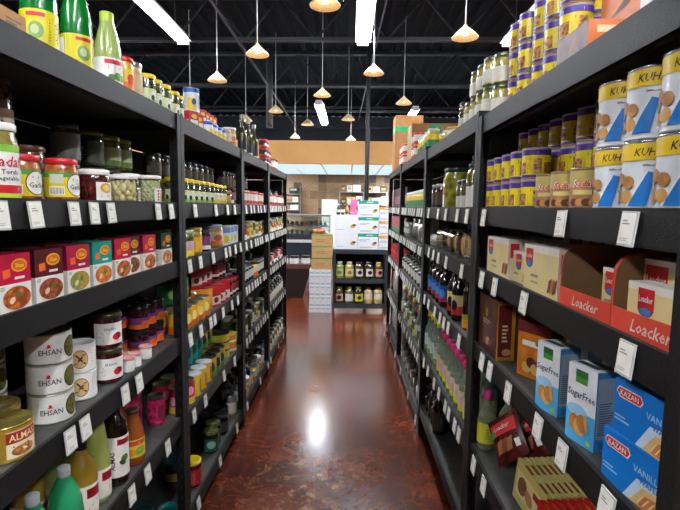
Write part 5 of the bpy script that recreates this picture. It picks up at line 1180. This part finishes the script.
# ------------------------------------------------------------------ labels
from collections import defaultdict
G = defaultdict(list)
for it in ITEMS: G[(it[1], it[2], it[3], it[6], it[7])].append(it)
for (side, bay, shelf, row, desc), L in G.items():
    L.sort(key=lambda t: (t[4], t[5]))
    plain_desc = desc
    where = f'{SHN[shelf - 1]} shelf, {WHICH[bay]} {SIDE[side]} bay'
    for i, it in enumerate(L):
        o = it[0]
        nth = '' if len(L) == 1 else ('nearest ' if i == 0 else ('farthest ' if i == len(L) - 1 else f'{NTH[i]}-nearest '))
        lb = nth + (f'{row}-row ' if row else '') + desc + ', ' + where
        o['label'] = it[8] or lb
        base = desc
        for pre in ('lower ', 'upper ', 'lowest ', 'middle ', 'topmost ', 'second-tier ', 'third-tier '):
            if base.startswith(pre): base = base[len(pre):]
        o['group'] = f'{base}s, {where}'

# ================================================================== END OF THE AISLE AND DELI
LOWBLK = M('#34383d', .45, h2='#2b2e33', scale=300.)
t = empty('low_shelf', (.165, 6.63, 0), 0, 'low black shelf unit facing the aisle end, carrying white cartons', 'shelf')
W = .385
for x in (-W, W - .03):
    MB().box(x, x + .03, 0, .42, 0, .90, LOWBLK).build('side_panel', t)
for z, n in ((.905, 'shelf_top'), (.49, 'shelf'), (.13, 'shelf')):
    MB().box(-W + .031, W - .031, .01, .42, z - .02, z, LOWBLK).box(-W + .031, W - .031, 0, .009, z - .06, z + .006, LOWBLK).build(n, t)
MB().box(-W + .031, W - .031, .41, .419, .14, .46, M('#1c1d20', .7)).box(-W + .031, W - .031, .41, .419, .5, .84, M('#1c1d20', .7)).build('back_panel', t)
def ground(key, loc, rz, label, group=None):
    p = PROTO[key]; o = instance(p, (loc[0], loc[1], loc[2] + .0006), rz); tag(o, label, p.cat, group); return o
def bigj(k, body, lid, art): jar(k, k, .062, .235, body, lid, art, lz=(.15, .6), neck=.55, lidh=.03)
bigj('g1', M('#a8ae5c', .25, 0, 1, h2='#7d8638', vor=True, scale=30.), M('#c8c8a8', .4), plain(M('#b9c47c', .5), ink=None, ang=1., badge=M('#6a7a3a', .5)))
bigj('g2', M('#c9c060', .25, 0, 1, h2='#9c9440', vor=True, scale=30.), CREAM, plain(M('#d8d08a', .5), ink=None, ang=1.2, badge=M('#a8622c', .5)))
bigj('g3', M('#5c4a1c', .25, 0, 1, h2='#2c2410', vor=True, scale=30.), M('#3a2c1c', .4), plain(M('#e6e2d8', .5), ink=None, ang=.9, badge=BLACK))
bigj('g4', M('#3c3418', .25, 0, 1, h2='#5e5a2a', vor=True, scale=30.), YEL, plain(M('#d9a08a', .5), ink=None, ang=1.0, badge=BLACK))
bigj('g5', M('#8a7c3c', .25, 0, 1, h2='#5e5a2a', vor=True, scale=30.), YEL, plain(M('#e8e4e0', .5), ink=None, ang=1.1))
bigj('g6', M('#4c4a1c', .25, 0, 1, h2='#22220e', vor=True, scale=30.), M('#d8c03a', .4), plain(M('#d8d03a', .5), ink=None, ang=1.1, badge=INK))
bigj('g7', M('#b89a6a', .35, 0, 1, h2='#e0cda0', vor=True, scale=30.), M('#8a7a5a', .4), plain(M('#e8e2d0', .5), M('#d8b84a', .5), bot=.3, ink=None, ang=1.6))
for i, (k, lb) in enumerate((('g1', 'green pickle jar, leftmost on the middle level of the low shelf'), ('g2', 'yellow-green jar with round emblem on the low shelf\'s middle level'), ('g3', 'dark jar with white label beside the yellow-green one, low shelf'), ('g3', 'right-hand of two dark white-label jars, middle of the low shelf'), ('g4', 'dark jar right of the white-label pair, low shelf middle level'))):
    PROTO[k].name = 'pickle_jar'; ground(k, (.165 - .285 + .138 * i, 6.63 + .09, .49), .1 * i, lb, 'big jars on the low shelf')
for i, (k, lb) in enumerate((('g4', 'dark jar with yellow lid, leftmost on the low shelf\'s bottom level'), ('g5', 'white-label jar with yellow lid, bottom level of the low shelf'), ('g6', 'dark green jar with yellow label, bottom level of the low shelf'), ('g7', 'beige jar right of the yellow-label jar, bottom of low shelf'), ('g7', 'rightmost beige jar at the bottom of the low shelf'))):
    PROTO[k].name = 'pickle_jar'; ground(k, (.165 - .285 + .138 * i, 6.63 + .09, .13), .1 * i, lb, 'big jars on the low shelf')
WC = M('#eef1f5', .5, h2='#e6eaf0', scale=5.)
def wcart(b, S, w, h): b.ell(S, w * .28, h * .35, w * .1, h * .1, M('#e0a83a', .5), .001); b.ell(S, w * .34, h * .42, w * .09, h * .07, M('#6a4a2a', .5), .0013); b.lines(S, -w * .4, h * .12, w * .05, h * .2, 1, M('#b8c4d8', .5), .001)
carton('whitecart', 'w', .325, .36, .24, WC, wcart, name='white_carton')
def stripe(col):
    def f(b, S, w, h): b.rect(S, -w / 2, h * .8, w / 2, h, col, .001); b.lines(S, -w * .1, h * .85, w * .4, h * .95, 1, WHITE, .0014); b.lines(S, -w * .42, h * .5, w * .1, h * .66, 2, M('#b0b8c0', .5), .001); wcart(b, S, w, h); b.lines(S, -w * .4, h * .08, w * .4, h * .2, 2, M('#d8a898', .5), .001)
    return f
carton('tealcart', 't', .285, .36, .228, WC, stripe(TEAL), name='white_carton'); carton('orcart', 'o', .2, .36, .2, WC, stripe(M('#eab04a', .5)), name='white_carton')
for i in range(2): ground('whitecart', (-.035, 6.83, .906 + i * .2405), 0, ('lower' if i == 0 else 'upper') + ' plain white carton at left on the low black shelf', 'white cartons on the low shelf')
for i in range(3): ground('tealcart', (.274, 6.82, .906 + i * .2285), 0, ('lowest', 'middle', 'topmost')[i] + ' white carton with teal stripe, middle stack on the low shelf', 'white cartons on the low shelf')
for i in range(3): ground('orcart', (.525, 6.84, .906 + i * .2005), 0, ('lowest', 'middle', 'topmost')[i] + ' white carton with orange stripe beside the right rack\'s end', 'white cartons on the low shelf')
carton('pinkcart', 'p', .10, .2, .22, M('#d86aa8', .5), wcart, name='white_carton'); ground('pinkcart', (.07, 6.86, 1.388), 0, 'narrow pink-edged carton beside the topmost teal-striped carton', 'white cartons on the low shelf')
for i, (x, lb) in enumerate(((-.15, 'black and white bottle on the left white carton'), (-.085, 'brown and white bottle on the white carton, beside a black one'), (-.03, 'tan patterned bottle standing on the white carton near the pink edge'))):
    bottle('fig%d' % i, 'f', squared(.025, .15, .55, .012, .75), (BLACK, BROWN, TAN)[i], .02, .014, (WHITE, BLACK, BROWN)[i], plain((WHITE, CREAM, M('#a8905c', .5, h2='#4c3a24', vor=True, scale=60.))[i], BLACK, bot=.3, ink=None, ang=1.5), .0252, (.02, .075)); ground('fig%d' % i, (x, 6.74, 1.388), 0, lb)
# cases of bottled water and brown boxes beside the low shelf
def water(b, S, w, h):
    b.rect(S, -w / 2, 0, w / 2, h * .28, M('#e2e6e6', .4), .0006)
    for k in range(4):
        c = -w * .375 + k * w * .25; b.rect(S, c - w * .1, h * .3, c + w * .1, h * .78, M('#aac6d0', .3, 0, .6), .0006); b.rect(S, c - w * .1, h * .42, c + w * .1, h * .62, M('#f2f4f4', .4), .001); b.rect(S, c - w * .05, h * .8, c + w * .05, h * .95, WHITE, .001)
carton('watercase', 'w', .31, .28, .153, M('#e4eaec', .35, 0, .5), water, water, water, lambda b, S, w, d: [b.ell(S, -w * .375 + (k % 4) * w * .25, d * (.17 + .33 * (k // 4)), w * .07, w * .07, WHITE, .001) for k in range(12)], name='bottle_case', cat='bottle case')
for i in range(4): ground('watercase', (-.392, 6.78, i * .154), (.0, .02, -.015, .01)[i], ('lowest', 'second-lowest', 'third', 'topmost')[i] + ' case of wrapped white bottles stacked beside the low shelf', 'stacked cases of bottles')
carton('brownbox', 'b', .29, .26, .165, M('#c4a06c', .8, h2='#b8925e', scale=20.), lambda b, S, w, h: (b.rect(S, -w / 2, h * .9, w / 2, h, M('#5f9a4c', .5), .0008), b.lines(S, -w * .3, h * .3, w * .3, h * .6, 2, M('#a07c4a', .7), .0008)), name='cardboard_box')
for i in range(3): ground('brownbox', (-.372, 6.78, .617 + i * .166), (-.02, .015, 0)[i], ('lowest', 'middle', 'topmost')[i] + ' brown box on the stacked bottle cases beside the low shelf', 'brown boxes on the bottle cases')
pouch('redsack', 'r', .2, .07, .14, M('#8a3a2a', .5, h2='#b88a5c', scale=20.)); ground('redsack', (-.42, 6.78, 1.1155), .3, 'crumpled red-brown bag on top of the brown boxes')
# dark display table
t = empty('display_table', (-1.02, 8.0, 0), 0, 'dark flared display table left of the stacked bottle cases', 'table')
DT = M('#241d1c', .5, h2='#1a1516', scale=6.)
b = MB(); a0 = b.pts([(-.28, -.28, 0), (.28, -.28, 0), (.28, .28, 0), (-.28, .28, 0)]); a1 = b.pts([(-.42, -.42, .5), (.42, -.42, .5), (.42, .42, .5), (-.42, .42, .5)])
for k in range(4): b.face((a0[k], a0[(k + 1) % 4], a1[(k + 1) % 4], a1[k]), DT)
b.face(a0[::-1], DT); b.face(a1, DT); b.build('base', t)
MB().box(-.44, .44, -.44, .44, .501, .57, M('#5c3428', .5, h2='#4a2a20', scale=6.)).build('table_top', t)
can('bowl', 'b', .07, .13, M('#d0d0cc', .4), M('#2c2c2c', .4), plain(M('#e4e4e0', .4), BLACK, top=.3, ink=None, ang=2.8), name='canister')
for i, (x, y, lb) in enumerate(((-1.24, 7.72, 'left white and black canister on the dark display table'), (-1.06, 7.70, 'middle white and black canister on the dark display table'), (-.88, 7.72, 'right white and black canister on the dark display table'), (-.70, 7.78, 'black and white canister at the display table\'s right edge'))): ground('bowl', (x, y, .57), .3 * i, lb, 'canisters on the display table')
# deli counter
STL = M('#b4b8ba', .3, .8); NAVY = M('#1e2a38', .4)
t = empty('deli_counter', (-2.0, 10.0, 0), 0, 'glass-fronted deli counter with dark base under the orange bulkhead', 'counter')
MB().box(-1.6, 1.62, 0, .8, 0, .74, NAVY).build('base', t)
MB().box(-1.62, 1.64, -.03, .8, .741, .80, M('#e6e8e8', .4)).box(-1.6, 1.62, 0, .8, .801, .88, M('#2a2e34', .4)).build('ledge', t)
MB().box(-1.6, 1.62, 0, .012, .881, 1.29, glass('#e8f2f4', .92, .08)).build('glass_front', t)
MB().box(-1.6, 1.62, 0, .8, 1.291, 1.33, STL).build('top', t)
for x in (-1.59, -.5, .55, 1.59): MB().box(x, x + .025, .02, .045, .885, 1.288, STL).build('mullion', t)
MB().box(-1.58, 1.6, .1, .75, 1.07, 1.08, M('#c8d4d6', .3)).build('inner_shelf', t)
rnd = random.Random(8)
DC = [M('#e6e2da', .5), M('#c8a070', .6), M('#8a8f8c', .4), M('#b8c4c4', .4), M('#5c5a52', .5), M('#d8b088', .6)]
for lv, z in ((0, .882), (1, 1.081)):
    for k in range(11):
        x = -2.0 + .45 + k * .105; m = MB(); h = rnd.uniform(.05, .1); m.box(-.045, .045, 0, .3, 0, .02, STL).blob((0, .15, .03 + h / 2), .042, .13, h / 2 + .01, DC[(k * 3 + lv) % 6], 10, 6)
        o = m.build('food_tray'); o.location = (x, 10.2, z + .0006); tag(o, f'{NTH[k]} food tray from the left on the {"lower" if lv == 0 else "upper"} level of the deli counter', 'food tray', 'trays in the deli counter')
# things on and before the deli wall
t = empty('wall_shelf', (-1.33, 12.0, 1.40), 0, 'stainless wall shelf with three levels left of the checkered tiles', 'shelf')
for z in (0, .2, .40): MB().box(-.3, .1, -.02, .2, z, z + .015, STL).build('shelf', t)
for x in (-.3, .09): MB().box(x, x + .012, .18, .2, -.1, .6, STL).box(x, x + .012, -.02, -.005, -.1, .6, STL).build('post', t)
def small(key, x, y, z, lb, **k): ground(key, (x, y, z), 0, lb)
carton('blackmach', 'b', .2, .16, .15, BLACK, lambda b, S, w, h: b.rect(S, -w * .4, h * .5, w * .4, h * .85, GREY), name='coffee_maker', cat='appliance'); small('blackmach', -1.40, 12.08, 1.815, 'small black appliance on top of the stainless wall shelf')
carton('pinkbin', 'b', .13, .12, .12, M('#d8b8b0', .5), lambda b, S, w, h: b.lines(S, -w * .3, h * .3, w * .3, h * .6, 2, RED), name='storage_bin', cat='bin'); small('pinkbin', -1.36, 12.08, 1.615, 'pale pink bin on the middle level of the stainless wall shelf')
carton('greybin', 'b', .2, .14, .13, M('#9aa0a0', .4), name='storage_bin', cat='bin', fart=lambda b, S, w, h: b.rect(S, -w * .4, h * .2, w * .4, h * .7, WHITE)); small('greybin', -1.38, 12.08, 1.415, 'grey bin on the lowest level of the stainless wall shelf')
t = empty('white_cupboard', (-.48, 11.9, 0), 0, 'white kitchen cupboard right of the checkered tiles', 'cupboard')
MB().box(-.2, .2, 0, .3, 0, 1.68, M('#d4d1c8', .5)).build('body', t)
for z in (.05, .6, 1.15):
    d_ = MB().box(-.19, .19, -.018, -.001, z, z + .5, M('#dedbd2', .5)).build('door', t); MB().box(.12, .16, -.03, -.0185, z + .22, z + .28, STL).build('handle', d_)
t = empty('kitchen_rack', (.35, 11.85, 0), 0, 'kitchen storage rack of boxes and bottles behind the white cartons', 'shelf')
for z in (1.2, 1.55, 1.86): MB().box(-.6, .6, 0, .3, z, z + .02, STL).build('shelf', t)
for x in (-.6, 0, .58):
    for yy in (0, .28): MB().box(x, x + .02, yy, yy + .02, 0, 1.199 if 0 else 1.2, STL).box(x, x + .02, yy, yy + .02, 1.22, 1.55, STL).box(x, x + .02, yy, yy + .02, 1.57, 1.86, STL).build('post', t)
KC = ['#e9e6de', '#b98a57', '#d8d4cc', '#4a4038', '#c8a878', '#f0eeea', '#7c5a3a', '#dcdcd8']
KN = ['white', 'brown', 'pale grey', 'black-brown', 'tan', 'bright white', 'dark brown', 'light grey']
for lv, (z, hh) in enumerate(((1.22, .22), (1.57, .2), (1.88, .17))):
    x = -.56; k = lv * 3
    while x < .5:
        w = rnd.uniform(.12, .22)
        if x + w > -.03 and x < .03: x = .03
        c = k % 8; kk = f'kb{lv}{k}'; h = hh * rnd.uniform(.7, 1)
        carton(kk, 'k', w, .2, h, M(KC[c], .6), lambda b, S, w, h: (b.rect(S, -w * .3, h * .3, w * .3, h * .65, (WHITE, INK, TAN, GOLD)[k % 4], .001), b.lines(S, -w * .25, h * .72, w * .25, h * .86, 1, INK, .001)), name='kitchen_box')
        ground(kk, (.35 + x + w / 2, 11.98, z), 0, f'{KN[c]} box, {NTH[k - lv * 3]} from left, {("lowest", "middle", "highest")[lv]} level of the kitchen rack', 'boxes on the kitchen rack')
        x += w + .02; k += 1
for i, (x, y, e) in enumerate(((-2.9, 10.7, 62.), (1.75, 10.7, 62.))):  # added lamps, placed out of view to brighten the deli kitchen
    t = empty('added_light_panel', (x, y, 2.30), 0, ('left', 'right')[i] + ' added light panel, out of view under the deli ceiling', 'ceiling light', 'added deli light panels')
    MB().box(-.6, .6, -.6, .6, .005, .019, WHM).build('frame', t); MB().box(-.57, .57, -.57, .57, 0, .004, emitter('#eef6ff', e)).build('glow_sheet', t)
for i in range(6):  # added glowing sheets that stand in for light falling on the deli ceiling
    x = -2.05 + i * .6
    t = empty('ceiling_glow', (x, 10.65, 2.305), 0, f'{NTH[i]} added pale glow sheet from the left under the deli ceiling', 'ceiling light', 'added glow sheets under the deli ceiling')
    MB().box(-.295, .295, -1.4, 1.4, .006, .0145, WHM).build('frame', t); MB().box(-.285, .285, -1.39, 1.39, .0, .0055, emitter('#d3e9ee', .6)).build('glow_sheet', t)
